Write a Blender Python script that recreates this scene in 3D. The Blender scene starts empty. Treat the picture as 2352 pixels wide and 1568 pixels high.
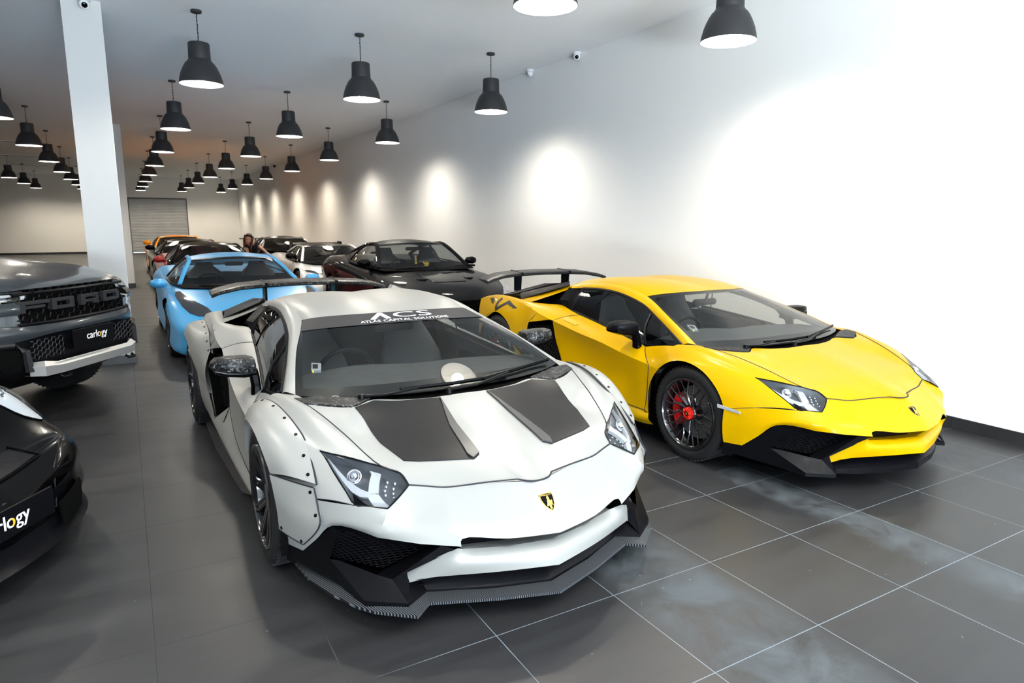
import bpy, bmesh, math, random
import numpy as np
from mathutils import Vector, Matrix
from mathutils.bvhtree import BVHTree
random.seed(7)
SC = bpy.context.scene
COL = SC.collection
PI = math.pi
# ------------------------------------------------------------------ camera, world, exposure, big lights
def cam_setup():
    f = 1526.45; pitch, yaw, roll = 0.17684658, 0.52333140, 0.003029881
    cy, sy, cp, sp = math.cos(yaw), math.sin(yaw), math.cos(pitch), math.sin(pitch)
    fwd = Vector((sy*cp, cy*cp, -sp)); r = Vector((cy, -sy, 0)); u = r.cross(fwd)
    r2 = r*math.cos(roll)+u*math.sin(roll); u2 = u*math.cos(roll)-r*math.sin(roll)
    c = bpy.data.cameras.new('camera'); o = bpy.data.objects.new('camera', c); COL.objects.link(o)
    c.sensor_width = 36; c.lens = f*36/2352; c.clip_start = .05; c.clip_end = 200
    c.dof.use_dof = True; c.dof.focus_distance = 4.2; c.dof.aperture_fstop = 5.0
    m = Matrix((r2, u2, -fwd)).transposed().to_4x4(); m.translation = (0, 0, 1.646)
    o.matrix_world = m
    SC.camera = o
cam_setup()
SC.view_settings.view_transform = 'Standard'; SC.view_settings.look = 'None'
SC.view_settings.gamma = 1; SC.view_settings.use_curve_mapping = False
SC.view_settings.exposure = 0.72
w = bpy.data.worlds.new('world'); SC.world = w; w.use_nodes = True
w.node_tree.nodes['Background'].inputs[0].default_value = (.80, .90, 1, 1)
w.node_tree.nodes['Background'].inputs[1].default_value = 2.0
LAMP_W = 350.0       # watts of each pendant's downward spot
DAY_W = 85.0       # daylight through the glazed shop front
FILL_W = 1600.0     # added upward fill for the ceiling, standing for bounce off an unseen pavement
def area(name, loc, rot, sx, sy, power, col):
    l = bpy.data.lights.new(name, 'AREA'); l.shape = 'RECTANGLE'; l.size = sx; l.size_y = sy
    l.energy = power; l.color = col
    o = bpy.data.objects.new(name, l); COL.objects.link(o); o.location = loc; o.rotation_euler = rot
    return o
area('daylight_shop_front', (3.5, -4.25, 1.9), (PI/2, 0, 0), 4.2, 3.4, DAY_W, (.80, .90, 1))
area('ceiling_fill_outside', (.6, -4.9, .25), (math.radians(158), 0, 0), 4.4, 1.4, FILL_W, (.78, .89, 1))  # added fill lamp outside, aimed up to brighten the ceiling
# ------------------------------------------------------------------ materials
MATS = {}
def mat(name, col=(.5,.5,.5), rough=.5, metal=0, coat=0, spec=.5, emit=None, es=1, coat_rough=.03):
    if name in MATS: return MATS[name]
    m = bpy.data.materials.new(name); m.use_nodes = True
    b = m.node_tree.nodes['Principled BSDF']
    b.inputs['Base Color'].default_value = (*col, 1); b.inputs['Roughness'].default_value = rough
    b.inputs['Metallic'].default_value = metal; b.inputs['Coat Weight'].default_value = coat
    b.inputs['Coat Roughness'].default_value = coat_rough; b.inputs['Specular IOR Level'].default_value = spec
    if emit: b.inputs['Emission Color'].default_value = (*emit, 1); b.inputs['Emission Strength'].default_value = es
    MATS[name] = m; return m
class NT:
    def __init__(s, m): s.m = m; s.t = m.node_tree; s.b = s.t.nodes['Principled BSDF']
    def n(s, kind, **kw):
        x = s.t.nodes.new(kind)
        for k, v in kw.items():
            if k.startswith('i_'): x.inputs[k[2:]].default_value = v
            elif k.startswith('n_'): x.inputs[int(k[2:])].default_value = v
            else: setattr(x, k, v)
        return x
    def l(s, a, b): s.t.links.new(a, b)
    def math(s, op, a, b=None, c=None):
        x = s.t.nodes.new('ShaderNodeMath'); x.operation = op
        for i, v in enumerate((a, b, c)):
            if v is None: continue
            if isinstance(v, (int, float)): x.inputs[i].default_value = v
            else: s.l(v, x.inputs[i])
        return x.outputs[0]
    def ramp(s, fac, stops):
        x = s.t.nodes.new('ShaderNodeValToRGB'); s.l(fac, x.inputs[0])
        e = x.color_ramp.elements
        while len(e) < len(stops): e.new(.5)
        for k, (p, c) in enumerate(stops): e[k].position = p; e[k].color = (*c, 1) if len(c) == 3 else c
        return x.outputs[0]
    def mix(s, fac, a, b):
        x = s.t.nodes.new('ShaderNodeMix'); x.data_type = 'RGBA'
        for sock, v in ((x.inputs[0], fac), (x.inputs[6], a), (x.inputs[7], b)):
            if isinstance(v, (int, float)): sock.default_value = v
            elif isinstance(v, tuple): sock.default_value = (*v, 1)
            else: s.l(v, sock)
        return x.outputs[2]
def glass(name, tint, refl_rough=.0, ior=1.5):
    if name in MATS: return MATS[name]
    m = bpy.data.materials.new(name); m.use_nodes = True; t = m.node_tree
    t.nodes.remove(t.nodes['Principled BSDF']); out = t.nodes['Material Output']
    tr = t.nodes.new('ShaderNodeBsdfTransparent'); tr.inputs[0].default_value = (*tint, 1)
    gl = t.nodes.new('ShaderNodeBsdfGlossy'); gl.inputs['Roughness'].default_value = refl_rough
    lw = t.nodes.new('ShaderNodeLayerWeight'); lw.inputs[0].default_value = .5      # |cos| based, the same from inside and outside
    pw = t.nodes.new('ShaderNodeMath'); pw.operation = 'POWER'; pw.inputs[1].default_value = 5
    fr = t.nodes.new('ShaderNodeMath'); fr.operation = 'MULTIPLY_ADD'; fr.inputs[1].default_value = .93; fr.inputs[2].default_value = ((ior-1)/(ior+1))**2*1.4
    t.links.new(lw.outputs['Facing'], pw.inputs[0]); t.links.new(pw.outputs[0], fr.inputs[0])
    mx = t.nodes.new('ShaderNodeMixShader')
    t.links.new(fr.outputs[0], mx.inputs[0]); t.links.new(tr.outputs[0], mx.inputs[1]); t.links.new(gl.outputs[0], mx.inputs[2])
    t.links.new(mx.outputs[0], out.inputs[0]); MATS[name] = m; return m
def noise_bump(m, scale, strength, dist=.01):
    k = NT(m); tc = k.n('ShaderNodeTexCoord'); no = k.n('ShaderNodeTexNoise', i_Scale=scale, i_Detail=3.0)
    k.l(tc.outputs['Object'], no.inputs['Vector']); bp = k.n('ShaderNodeBump', i_Strength=strength, i_Distance=dist)
    k.l(no.outputs[0], bp.inputs['Height']); k.l(bp.outputs[0], k.b.inputs['Normal'])
def vary(m, c1, c2, scale=6, r1=None, r2=None):
    k = NT(m); tc = k.n('ShaderNodeTexCoord'); no = k.n('ShaderNodeTexNoise', i_Scale=scale, i_Detail=4.0)
    k.l(tc.outputs['Object'], no.inputs['Vector'])
    k.l(k.ramp(no.outputs[0], [(.35, c1), (.65, c2)]), k.b.inputs['Base Color'])
    if r1 is not None:
        k.l(k.ramp(no.outputs[0], [(.35, (r1,)*3), (.65, (r2,)*3)]), k.b.inputs['Roughness'])
    return m
def floor_mat():
    m = mat('floor_tile', (.1,.1,.1), .3); k = NT(m)
    g = k.n('ShaderNodeNewGeometry'); sp = k.n('ShaderNodeSeparateXYZ'); k.l(g.outputs['Position'], sp.inputs[0])
    X, Y = sp.outputs[0], sp.outputs[1]
    def line(c, off, wd):
        a = k.math('MODULO', k.math('ADD', c, 600.0+off), .6)
        return k.math('LESS_THAN', k.math('ABSOLUTE', k.math('SUBTRACT', a, .3)), wd)
    gx, gy = line(X, .3+.0327, .0017), line(Y, .3-.342, .0017)
    gr = k.math('MAXIMUM', gx, gy)
    # streaky cement look, streaks run across the room
    mp = k.n('ShaderNodeMapping'); mp.inputs['Scale'].default_value = (.5, 3.2, 1); k.l(g.outputs['Position'], mp.inputs[0])
    n1 = k.n('ShaderNodeTexNoise', i_Scale=1.6, i_Detail=7.0, i_Roughness=.62); k.l(mp.outputs[0], n1.inputs['Vector'])
    # per tile tone
    fx = k.math('FLOOR', k.math('DIVIDE', k.math('ADD', X, .0327), .6)); fy = k.math('FLOOR', k.math('DIVIDE', k.math('ADD', Y, -.342), .6))
    cb = k.n('ShaderNodeCombineXYZ'); k.l(fx, cb.inputs[0]); k.l(fy, cb.inputs[1])
    wn = k.n('ShaderNodeTexWhiteNoise'); k.l(cb.outputs[0], wn.inputs['Vector'])
    base = k.ramp(n1.outputs[0], [(.3, (.019,.019,.020)), (.7, (.037,.037,.039))])
    base = k.mix(k.math('MULTIPLY', wn.outputs[0], .3), base, (.027,.027,.028))
    # dusty tyre trails on the right-hand side in front of the cars
    def band(c, a, wd):
        d = k.math('ABSOLUTE', k.math('SUBTRACT', c, a)); return k.math('MAXIMUM', k.math('SUBTRACT', 1.0, k.math('POWER', k.math('DIVIDE', d, wd), 3.0)), 0.0)
    n2 = k.n('ShaderNodeTexNoise', i_Scale=3.3, i_Detail=9.0, i_Roughness=.7, i_Distortion=.6); k.l(g.outputs['Position'], n2.inputs['Vector'])
    dm = k.math('MAXIMUM', k.math('MAXIMUM', band(X, 2.06, .30), band(X, 3.42, .17)), k.math('MULTIPLY', band(X, 5.0, .2), .5))
    fr = k.math('MULTIPLY', dm, k.math('LESS_THAN', Y, 3.0))
    dust = k.math('MULTIPLY', fr, k.ramp(n2.outputs[0], [(.36, (.0,)*3), (.60, (1.,)*3)]))
    base = k.mix(k.math('MULTIPLY', dust, .8), base, (.085,.10,.112))
    n3 = k.n('ShaderNodeTexVoronoi', i_Scale=9.0); k.l(g.outputs['Position'], n3.inputs['Vector'])
    spk = k.math('LESS_THAN', n3.outputs['Distance'], .028)
    base = k.mix(k.math('MULTIPLY', spk, .5), base, (.5,.52,.55))
    # grout: reflected front light painted in pale, dark between the cars on the left
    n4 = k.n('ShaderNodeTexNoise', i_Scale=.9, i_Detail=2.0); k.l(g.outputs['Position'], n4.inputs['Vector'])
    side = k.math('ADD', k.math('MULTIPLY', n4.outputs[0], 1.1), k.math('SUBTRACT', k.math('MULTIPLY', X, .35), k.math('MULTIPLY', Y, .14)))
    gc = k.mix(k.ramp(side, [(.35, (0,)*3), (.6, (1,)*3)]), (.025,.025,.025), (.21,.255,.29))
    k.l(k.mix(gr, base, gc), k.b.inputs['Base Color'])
    rr = k.ramp(n1.outputs[0], [(.3, (.34,)*3), (.7, (.44,)*3)])
    k.l(k.mix(k.math('MAXIMUM', gr, dust), rr, (.7,.7,.7)), k.b.inputs['Roughness']); k.b.inputs['Specular IOR Level'].default_value = .32
    bp = k.n('ShaderNodeBump', i_Strength=.25, i_Distance=.002); k.l(k.math('SUBTRACT', 1.0, gr), bp.inputs['Height']); k.l(bp.outputs[0], k.b.inputs['Normal'])
    return m
def carbon(name='carbon_weave', c1=(.003,.003,.004), c2=(.022,.022,.023), sc=700):
    if name in MATS: return MATS[name]
    m = mat(name, c1, .38, coat=.04, coat_rough=.3, spec=.12); k = NT(m)
    tc = k.n('ShaderNodeTexCoord'); sp = k.n('ShaderNodeSeparateXYZ'); k.l(tc.outputs['Object'], sp.inputs[0])
    d = k.math('ADD', k.math('MULTIPLY', sp.outputs[0], sc*1.0), k.math('MULTIPLY', sp.outputs[1], sc*.35))
    s = k.math('SINE', d)
    k.l(k.ramp(s, [(.2, c1), (.8, c2)]), k.b.inputs['Base Color']); return m
def forged():
    if 'forged_carbon' in MATS: return MATS['forged_carbon']
    m = mat('forged_carbon', (.05,.05,.05), .4, coat=.05, spec=.18); k = NT(m)
    tc = k.n('ShaderNodeTexCoord'); v = k.n('ShaderNodeTexVoronoi', i_Scale=120.0, i_Randomness=1.0); n = k.n('ShaderNodeTexNoise', i_Scale=30.0, i_Detail=5.0)
    k.l(tc.outputs['Object'], n.inputs['Vector']); k.l(tc.outputs['Object'], v.inputs['Vector'])
    f = k.math('MULTIPLY', v.outputs['Color'], n.outputs[0])
    k.l(k.ramp(f, [(.12, (.004,.004,.004)), (.32, (.018,.018,.018)), (.54, (.16,.155,.15))]), k.b.inputs['Base Color']); return m
M_white = mat('satin_pearl_white', (.27,.27,.255), .36, coat=.08, coat_rough=.3)
M_yellow = mat('gloss_yellow', (.50,.285,.0), .3, coat=.12, spec=.08)
M_blue = mat('satin_blue', (.05,.30,.60), .30, metal=.1, coat=.2, coat_rough=.22)
M_black = mat('gloss_black', (.0015,.0015,.0017), .2, coat=.12, spec=.04)
M_satblk = mat('satin_black', (.003,.003,.004), .38, spec=.10)
M_matblk = mat('matt_dark_grey', (.018,.018,.020), .45, spec=.25)
M_dark = mat('deep_black', (.003,.003,.003), .8, spec=.03)
M_rubber = mat('tyre_rubber', (.012,.012,.013), .6, spec=.3); noise_bump(M_rubber, 60, .2)
M_rim = mat('rim_gloss_black', (.008,.008,.009), .16, coat=1.0)
M_red = mat('caliper_red', (.55,.01,.012), .35, coat=.6)
M_redan = mat('cap_red', (.75,.02,.01), .25, metal=.5)
M_gold = mat('badge_gold', (.75,.5,.12), .3, metal=.8)
M_chrome = mat('chrome', (.8,.8,.82), .12, metal=1)
M_alu = mat('brushed_aluminium', (.36,.36,.355), .45, metal=.5); noise_bump(M_alu, 90, .05)
M_disc = mat('brake_disc', (.25,.25,.26), .4, metal=.9)
M_seam = mat('panel_gap', (.006,.006,.012), .7)
M_ltgrey = mat('light_bar', (.38,.39,.41), .3)
M_lens = glass('clear_lens', (.93,.95,.96), 0, 1.45)
M_ws = glass('windscreen_glass', (.80,.84,.83), .0, 1.5)
M_side = glass('tinted_glass', (.62,.64,.64), .0, 1.55)
M_bgglass = glass('dark_tinted_glass', (.16,.17,.17), .0, 1.55)
M_text = mat('lettering_white', (.88,.88,.89), .5, spec=.2)
M_orange = mat('lettering_orange', (.95,.42,.02), .5)
M_cabin = mat('cabin_trim', (.035,.035,.036), .7); vary(M_cabin, (.03,.03,.032), (.045,.045,.048), 20)
M_seat = mat('seat_leather', (.06,.06,.062), .5)
M_banner = mat('banner_film', (.028,.028,.030), .5, spec=.2)
for _m, _a, _b in ((M_satblk, .3, .45), (M_matblk, .38, .5)):
    k_ = NT(_m); tc_ = k_.n('ShaderNodeTexCoord'); no_ = k_.n('ShaderNodeTexNoise', i_Scale=30.0); k_.l(tc_.outputs['Object'], no_.inputs['Vector'])
    k_.l(k_.ramp(no_.outputs[0], [(.3, (_a,)*3), (.7, (_b,)*3)]), k_.b.inputs['Roughness'])
# ------------------------------------------------------------------ object helpers
def tag(o, label=None, cat=None, group=None, kind=None):
    if label: o['label'] = label
    if cat: o['category'] = cat
    if group: o['group'] = group
    if kind: o['kind'] = kind
    return o
def empty(name, loc=(0,0,0), rz=0, parent=None, **kw):
    o = bpy.data.objects.new(name, None); COL.objects.link(o); o.location = loc; o.rotation_euler = (0,0,rz)
    o.empty_display_size = .1
    if parent: o.parent = parent
    return tag(o, **kw)
def link(name, me, parent=None):
    o = bpy.data.objects.new(name, me); COL.objects.link(o)
    if parent: o.parent = parent
    return o
class MB:
    "collects geometry, becomes ONE mesh object"
    def __init__(s): s.v = []; s.f = []; s.mi = []
    def add(s, vs, fs, mi=0):
        b = len(s.v); s.v += [tuple(map(float, p)) for p in vs]; s.f += [tuple(i+b for i in f) for f in fs]; s.mi += [mi]*len(fs); return s
    def mir(s):
        b = len(s.v); s.v += [(-x, y, z) for x, y, z in s.v]; nf = [tuple(i+b for i in reversed(f)) for f in s.f]
        s.f += nf; s.mi += list(s.mi); return s
    def flipx(s): s.v = [(-x, y, z) for x, y, z in s.v]; s.f = [tuple(reversed(f)) for f in s.f]; return s
    def grid(s, g, mi=0):
        U, V = g.shape[:2]
        return s.add(g.reshape(-1, 3), [(i*V+j, (i+1)*V+j, (i+1)*V+j+1, i*V+j+1) for i in range(U-1) for j in range(V-1)], mi)
    def box(s, a, b, mi=0):
        (x0,y0,z0),(x1,y1,z1) = a, b
        return s.add([(x0,y0,z0),(x1,y0,z0),(x1,y1,z0),(x0,y1,z0),(x0,y0,z1),(x1,y0,z1),(x1,y1,z1),(x0,y1,z1)],
                     [(3,2,1,0),(4,5,6,7),(0,1,5,4),(1,2,6,5),(2,3,7,6),(3,0,4,7)], mi)
    def prism(s, bot, top, mi=0):
        n = len(bot)
        return s.add(list(bot)+list(top), [tuple(range(n))[::-1], tuple(range(n, 2*n))]+[(i, (i+1)%n, (i+1)%n+n, i+n) for i in range(n)], mi)
    def poly(s, pts, mi=0): return s.add(pts, [tuple(range(len(pts)))], mi)
    def tube(s, path, r, n=6, mi=0, close=False, flat=None):
        P = [Vector(p) for p in path]; m = len(P); rings = []
        for i, p in enumerate(P):
            if close: t = P[(i+1) % m]-P[i-1]
            else: t = P[min(i+1, m-1)]-P[max(i-1, 0)]
            if t.length < 1e-9: t = Vector((0,0,1))
            t.normalize(); a = Vector((0,0,1)) if abs(t.z) < .9 else Vector((1,0,0))
            u = t.cross(a).normalized(); v = u.cross(t)
            rr = r[i] if isinstance(r, (list, tuple)) else r
            for k in range(n):
                an = 2*PI*k/n; rings.append(p+u*(rr*math.cos(an))+v*(rr*(flat or 1)*math.sin(an)))
        fs = []
        for i in range(m if close else m-1):
            for k in range(n):
                a, b = i*n+k, i*n+(k+1) % n; c, d = ((i+1) % m)*n+(k+1) % n, ((i+1) % m)*n+k; fs.append((a, b, c, d))
        if not close: fs += [tuple(range(n))[::-1], tuple(range((m-1)*n, m*n))]
        return s.add(rings, fs, mi)
    def lathe(s, prof, n=32, axis='z', c=(0,0,0), mi=0, caps=False):
        vs = []; m = len(prof)
        for k in range(n):
            an = 2*PI*k/n; ca, sa = math.cos(an), math.sin(an)
            for r, h in prof:
                p = (r*ca, r*sa, h) if axis == 'z' else (h, r*ca, r*sa)
                vs.append((p[0]+c[0], p[1]+c[1], p[2]+c[2]))
        fs = [(k*m+i, ((k+1) % n)*m+i, ((k+1) % n)*m+i+1, k*m+i+1) for k in range(n) for i in range(m-1)]
        if caps: fs += [tuple(k*m for k in range(n)), tuple(k*m+m-1 for k in range(n))[::-1]]
        return s.add(vs, fs, mi)
    def xf(s, M): s.v = [tuple(M @ Vector(p)) for p in s.v]; return s
    def build(s, name, mats, parent=None, smooth=30, merge=.0006, bevel=0, solid=0, loc=None):
        if getattr(s, 'ov', False): merge = 0
        me = bpy.data.meshes.new(name); me.from_pydata(s.v, [], s.f)
        if not isinstance(mats, (list, tuple)): mats = [mats]
        for m in mats: me.materials.append(m)
        me.polygons.foreach_set('material_index', s.mi)
        bm = bmesh.new(); bm.from_mesh(me)
        if merge: bmesh.ops.remove_doubles(bm, verts=bm.verts, dist=merge)
        bmesh.ops.recalc_face_normals(bm, faces=bm.faces)
        bm.to_mesh(me); bm.free()
        if smooth:
            me.polygons.foreach_set('use_smooth', [True]*len(me.polygons)); me.set_sharp_from_angle(angle=math.radians(smooth))
        me.validate(); me.update(); o = link(name, me, parent)
        if bevel:
            b = o.modifiers.new('bevel', 'BEVEL'); b.width = bevel; b.segments = 2; b.limit_method = 'ANGLE'; b.angle_limit = .6
        if solid:
            q = o.modifiers.new('solid', 'SOLIDIFY'); q.thickness = solid; q.offset = -1
        if loc: o.location = loc
        return o
# ------------------------------------------------------------------ spline patches
def spl(P, n, br=()):
    P = np.asarray(P, float)
    if len(P) < 3: return np.stack([P[0]+(P[1]-P[0])*t for t in np.linspace(0, 1, n+1)])
    cuts = [0]+sorted(b for b in br if 0 < b < len(P)-1)+[len(P)-1]; out = []
    for a, b in zip(cuts[:-1], cuts[1:]):
        Q = P[a:b+1]; m = len(Q)
        d = np.maximum(np.linalg.norm(np.diff(Q, axis=0), axis=1), 1e-4)**.5
        T = np.zeros_like(Q)
        if m == 2: T[:] = (Q[1]-Q[0])/d[0]
        else:
            s = (Q[1:]-Q[:-1])/d[:, None]
            for i in range(1, m-1): T[i] = (s[i-1]*d[i]+s[i]*d[i-1])/(d[i]+d[i-1])
            T[0] = 1.5*s[0]-.5*T[1]; T[-1] = 1.5*s[-1]-.5*T[-2]
        for i in range(m-1):
            for k in range(n):
                t = k/n; h = d[i]
                out.append((2*t**3-3*t*t+1)*Q[i]+(t**3-2*t*t+t)*h*T[i]+(3*t*t-2*t**3)*Q[i+1]+(t**3-t*t)*h*T[i+1])
    out.append(P[-1]); return np.array(out)
class Patch:
    def __init__(s, rows, n=5, nv=None, ub=(), vb=()):
        R = np.array([spl(r, n, ub) for r in rows]); nv = nv or n
        s.g = np.stack([spl(R[:, j], nv, vb) for j in range(R.shape[1])], 1); s.V, s.U = s.g.shape[:2]
        s.nu, s.nv_ = n, nv
    def at(s, u, v):
        a = min(max(u, 0), 1)*(s.U-1); b = min(max(v, 0), 1)*(s.V-1); i = min(int(a), s.U-2); j = min(int(b), s.V-2); a -= i; b -= j
        g = s.g; return g[j,i]*(1-a)*(1-b)+g[j,i+1]*a*(1-b)+g[j+1,i]*(1-a)*b+g[j+1,i+1]*a*b
    def nrm(s, u, v, out=(0,0,1)):
        e = .02; a = s.at(u+e, v)-s.at(u-e, v); b = s.at(u, v+e)-s.at(u, v-e); n = np.cross(a, b); n /= (np.linalg.norm(n)+1e-12)
        return n if np.dot(n, out) > 0 else -n
    def off(s, u, v, d, out=(0,0,1)): return tuple(s.at(u, v)+s.nrm(u, v, out)*d)
def fill2d(poly, step):
    "polygon (2D) -> verts, faces cut on a grid"
    bm = bmesh.new(); vs = [bm.verts.new((p[0], p[1], 0)) for p in poly]; bm.faces.new(vs)
    xs = [p[0] for p in poly]; ys = [p[1] for p in poly]
    for ax, lo, hi in ((0, min(xs), max(xs)), (1, min(ys), max(ys))):
        k = int((hi-lo)/step)
        for i in range(1, k+1):
            c = lo+(hi-lo)*i/(k+1); co = (c,0,0) if ax == 0 else (0,c,0); no = (1,0,0) if ax == 0 else (0,1,0)
            bmesh.ops.bisect_plane(bm, geom=bm.verts[:]+bm.edges[:]+bm.faces[:], plane_co=co, plane_no=no)
    bmesh.ops.triangulate(bm, faces=[f for f in bm.faces if len(f.verts) > 4])
    bm.verts.index_update(); V = [(v.co.x, v.co.y) for v in bm.verts]; F = [tuple(v.index for v in f.verts) for f in bm.faces]
    bm.free(); return V, F
def overlay(mb, fn, poly, step, t0, t1, mi=0):
    "slab between offsets t0 and t1 over surface function fn(a,b,offset)"
    V, F = fill2d(poly, step); n = len(V); mb.ov = True
    mb.add([fn(a, b, t1) for a, b in V], F, mi); mb.add([fn(a, b, t0) for a, b in V], [f[::-1] for f in F], mi)
    m = len(poly); pe = []
    for i in range(m):
        a, b = poly[i], poly[(i+1) % m]
        for k in range(4): t = k/4; pe.append((a[0]+(b[0]-a[0])*t, a[1]+(b[1]-a[1])*t))
    n = len(pe); mb.add([fn(a, b, t1) for a, b in pe]+[fn(a, b, t0) for a, b in pe], [(i, (i+1) % n, (i+1) % n+n, i+n) for i in range(n)], mi)
    return mb
class Surf:
    "ray-cast access to a finished body shape"
    def __init__(s, mb): s.t = BVHTree.FromPolygons([Vector(v) for v in mb.v], mb.f)
    def down(s, x, y, o=0):
        h = s.t.ray_cast(Vector((x, y, 3)), Vector((0,0,-1)))
        if h[0] is None: return (x, y, .5+o)
        n = h[1]; n = n if n.z > 0 else -n; return tuple(h[0]+n*o)
    def ahead(s, x, z, o=0):
        h = s.t.ray_cast(Vector((x, -4, z)), Vector((0,1,0)))
        if h[0] is None: return (x, -1+o, z)
        n = h[1]; n = n if n.y < 0 else -n; return tuple(h[0]+n*o)
    def side(s, y, z, o=0, sg=-1):
        h = s.t.ray_cast(Vector((3*sg, y, z)), Vector((-sg,0,0)))
        if h[0] is None: return (sg*.9, y, z)
        n = h[1]; n = n if n.x*sg > 0 else -n; return tuple(h[0]+n*o)
def text_mesh(txt, size, ext=0, spacing=1.0, align='CENTER'):
    c = bpy.data.curves.new('t', 'FONT'); c.body = txt; c.size = size; c.align_x = align; c.extrude = ext; c.space_character = spacing
    c.resolution_u = 3
    o = bpy.data.objects.new('t', c); COL.objects.link(o)
    dg = bpy.context.evaluated_depsgraph_get(); dg.update(); me = bpy.data.meshes.new_from_object(o.evaluated_get(dg))
    bpy.data.objects.remove(o); V = [tuple(v.co) for v in me.vertices]; F = [tuple(p.vertices) for p in me.polygons]
    bpy.data.meshes.remove(me); bpy.data.curves.remove(c); return V, F
def sect(c, hx, hy, hz, ax, n=12, p=2.6):
    "superellipse ring, plane normal to axis ax"
    r = []
    for k in range(n):
        a = 2*PI*k/n; ca, sa = math.cos(a), math.sin(a)
        ca = math.copysign(abs(ca)**(2/p), ca); sa = math.copysign(abs(sa)**(2/p), sa)
        if ax == 0: r.append((c[0], c[1]+hy*ca, c[2]+hz*sa))
        elif ax == 1: r.append((c[0]+hx*ca, c[1], c[2]+hz*sa))
        else: r.append((c[0]+hx*ca, c[1]+hy*sa, c[2]))
    return r
def loft(mb, rings, mi=0):
    n = len(rings[0]); vs = [p for r in rings for p in r]
    fs = [(i*n+k, i*n+(k+1) % n, (i+1)*n+(k+1) % n, (i+1)*n+k) for i in range(len(rings)-1) for k in range(n)]
    fs += [tuple(range(n))[::-1], tuple(range((len(rings)-1)*n, len(rings)*n))]
    return mb.add(vs, fs, mi)
# ------------------------------------------------------------------ the room
CZ = 3.98; WX = 5.745; WY = 41.0; LX = -12.0; FY = -4.0
M_wall = mat('wall_paint', (.92,.915,.895), .75); vary(M_wall, (.91,.905,.885), (.93,.925,.905), .6)
M_ceil = mat('ceiling_paint', (.92,.93,.94), .85); vary(M_ceil, (.91,.92,.93), (.93,.94,.95), .5)
M_skirt = mat('skirting_tile', (.022,.022,.023), .35); vary(M_skirt, (.02,.02,.021), (.03,.03,.03), 3)
def struct(o): o['kind'] = 'structure'; return o
def slab(name, a, b, m, **k): return struct(MB().box(a, b).build(name, m, smooth=0, **k))
slab('floor', (LX-.2, FY-.2, -.1), (WX+.2, WY+.2, 0), floor_mat())
slab('ceiling', (LX-.2, FY-.2, CZ), (WX+.2, WY+.2, CZ+.1), M_ceil)
slab('wall_right', (WX, FY, 0), (WX+.15, WY+.15, CZ), M_wall)
slab('wall_left', (LX-.15, FY, 0), (LX, WY+.15, CZ), mat('left_wall_grey', (.22,.215,.21), .7))
wb = MB(); SX0, SX1, SZ = .30, 3.12, 2.9       # shutter opening in the back wall
wb.box((LX, WY, 0), (SX0, WY+.15, CZ)).box((SX1, WY, 0), (WX, WY+.15, CZ)).box((SX0, WY, SZ), (SX1, WY+.15, CZ))
struct(wb.build('wall_back', M_wall, smooth=0, merge=0))
fr = MB(); fr.box((LX, FY-.12, 3.7), (WX, FY, CZ)); fr.box((LX, FY-.12, 0), (-1.2, FY, 3.7))
for i in range(5): x = -1.2+(WX+1.2)*i/4; fr.box((max(x-.04, LX), FY-.1, 0), (min(x+.04, WX), FY-.02, 3.7))
struct(fr.build('wall_front', mat('front_wall_grey', (.25,.25,.25), .7), smooth=0, merge=0))
struct(MB().box((-1.2, FY-.07, 0), (WX, FY-.06, 3.7)).build('window_1', glass('shop_glass', (.97,.98,.98)), smooth=0))
sk = MB(); y = FY+.342+.6*0
k0 = int((FY-.342)/.6)
yy = [.342+.6*k for k in range(k0, int((WY-.342)/.6)+1)]
for a, b in zip(yy[:-1], yy[1:]): sk.box((WX-.012, a+.0015, 0.0), (WX, b-.0015, .098))
struct(sk.build('baseboard_right', M_skirt, smooth=0, merge=0, bevel=.001))
sk = MB()
x = LX
while x < SX0-.01: sk.box((x+.0015, WY-.012, 0), (min(x+.6, SX0)-.0015, WY, .1)); x += .6
x = SX1
while x < WX-.01: sk.box((x+.0015, WY-.012, 0), (min(x+.6, WX-.02)-.0015, WY, .1)); x += .6
struct(sk.build('baseboard_back', M_skirt, smooth=0, merge=0))
# roller shutter
sh = empty('door_1', (0, 0, 0)); struct(sh)
M_shut = mat('shutter_steel', (.5,.5,.5), .4, metal=.3); vary(M_shut, (.46,.47,.48), (.52,.53,.54), 2)
s_ = MB(); prof = []; z = .02
while z < SZ-.02:
    prof += [(0, z), (-.028, z+.02), (-.03, z+.055), (-.006, z+.072)]; z += .08
g = np.array([[(x, WY+.06+p[0], min(p[1], SZ)) for x in (SX0+.02, SX1-.02)] for p in prof]); s_.grid(g)
s_.build('shutter_curtain', M_shut, sh, smooth=0)
f_ = MB().box((SX0, WY-.02, 0), (SX0+.05, WY+.1, SZ)).box((SX1-.05, WY-.02, 0), (SX1, WY+.1, SZ)).box((SX0, WY-.03, SZ-.06), (SX1, WY+.1, SZ))
f_.build('shutter_frame', mat('shutter_frame', (.12,.12,.13), .5), sh, smooth=0, merge=0)
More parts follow.
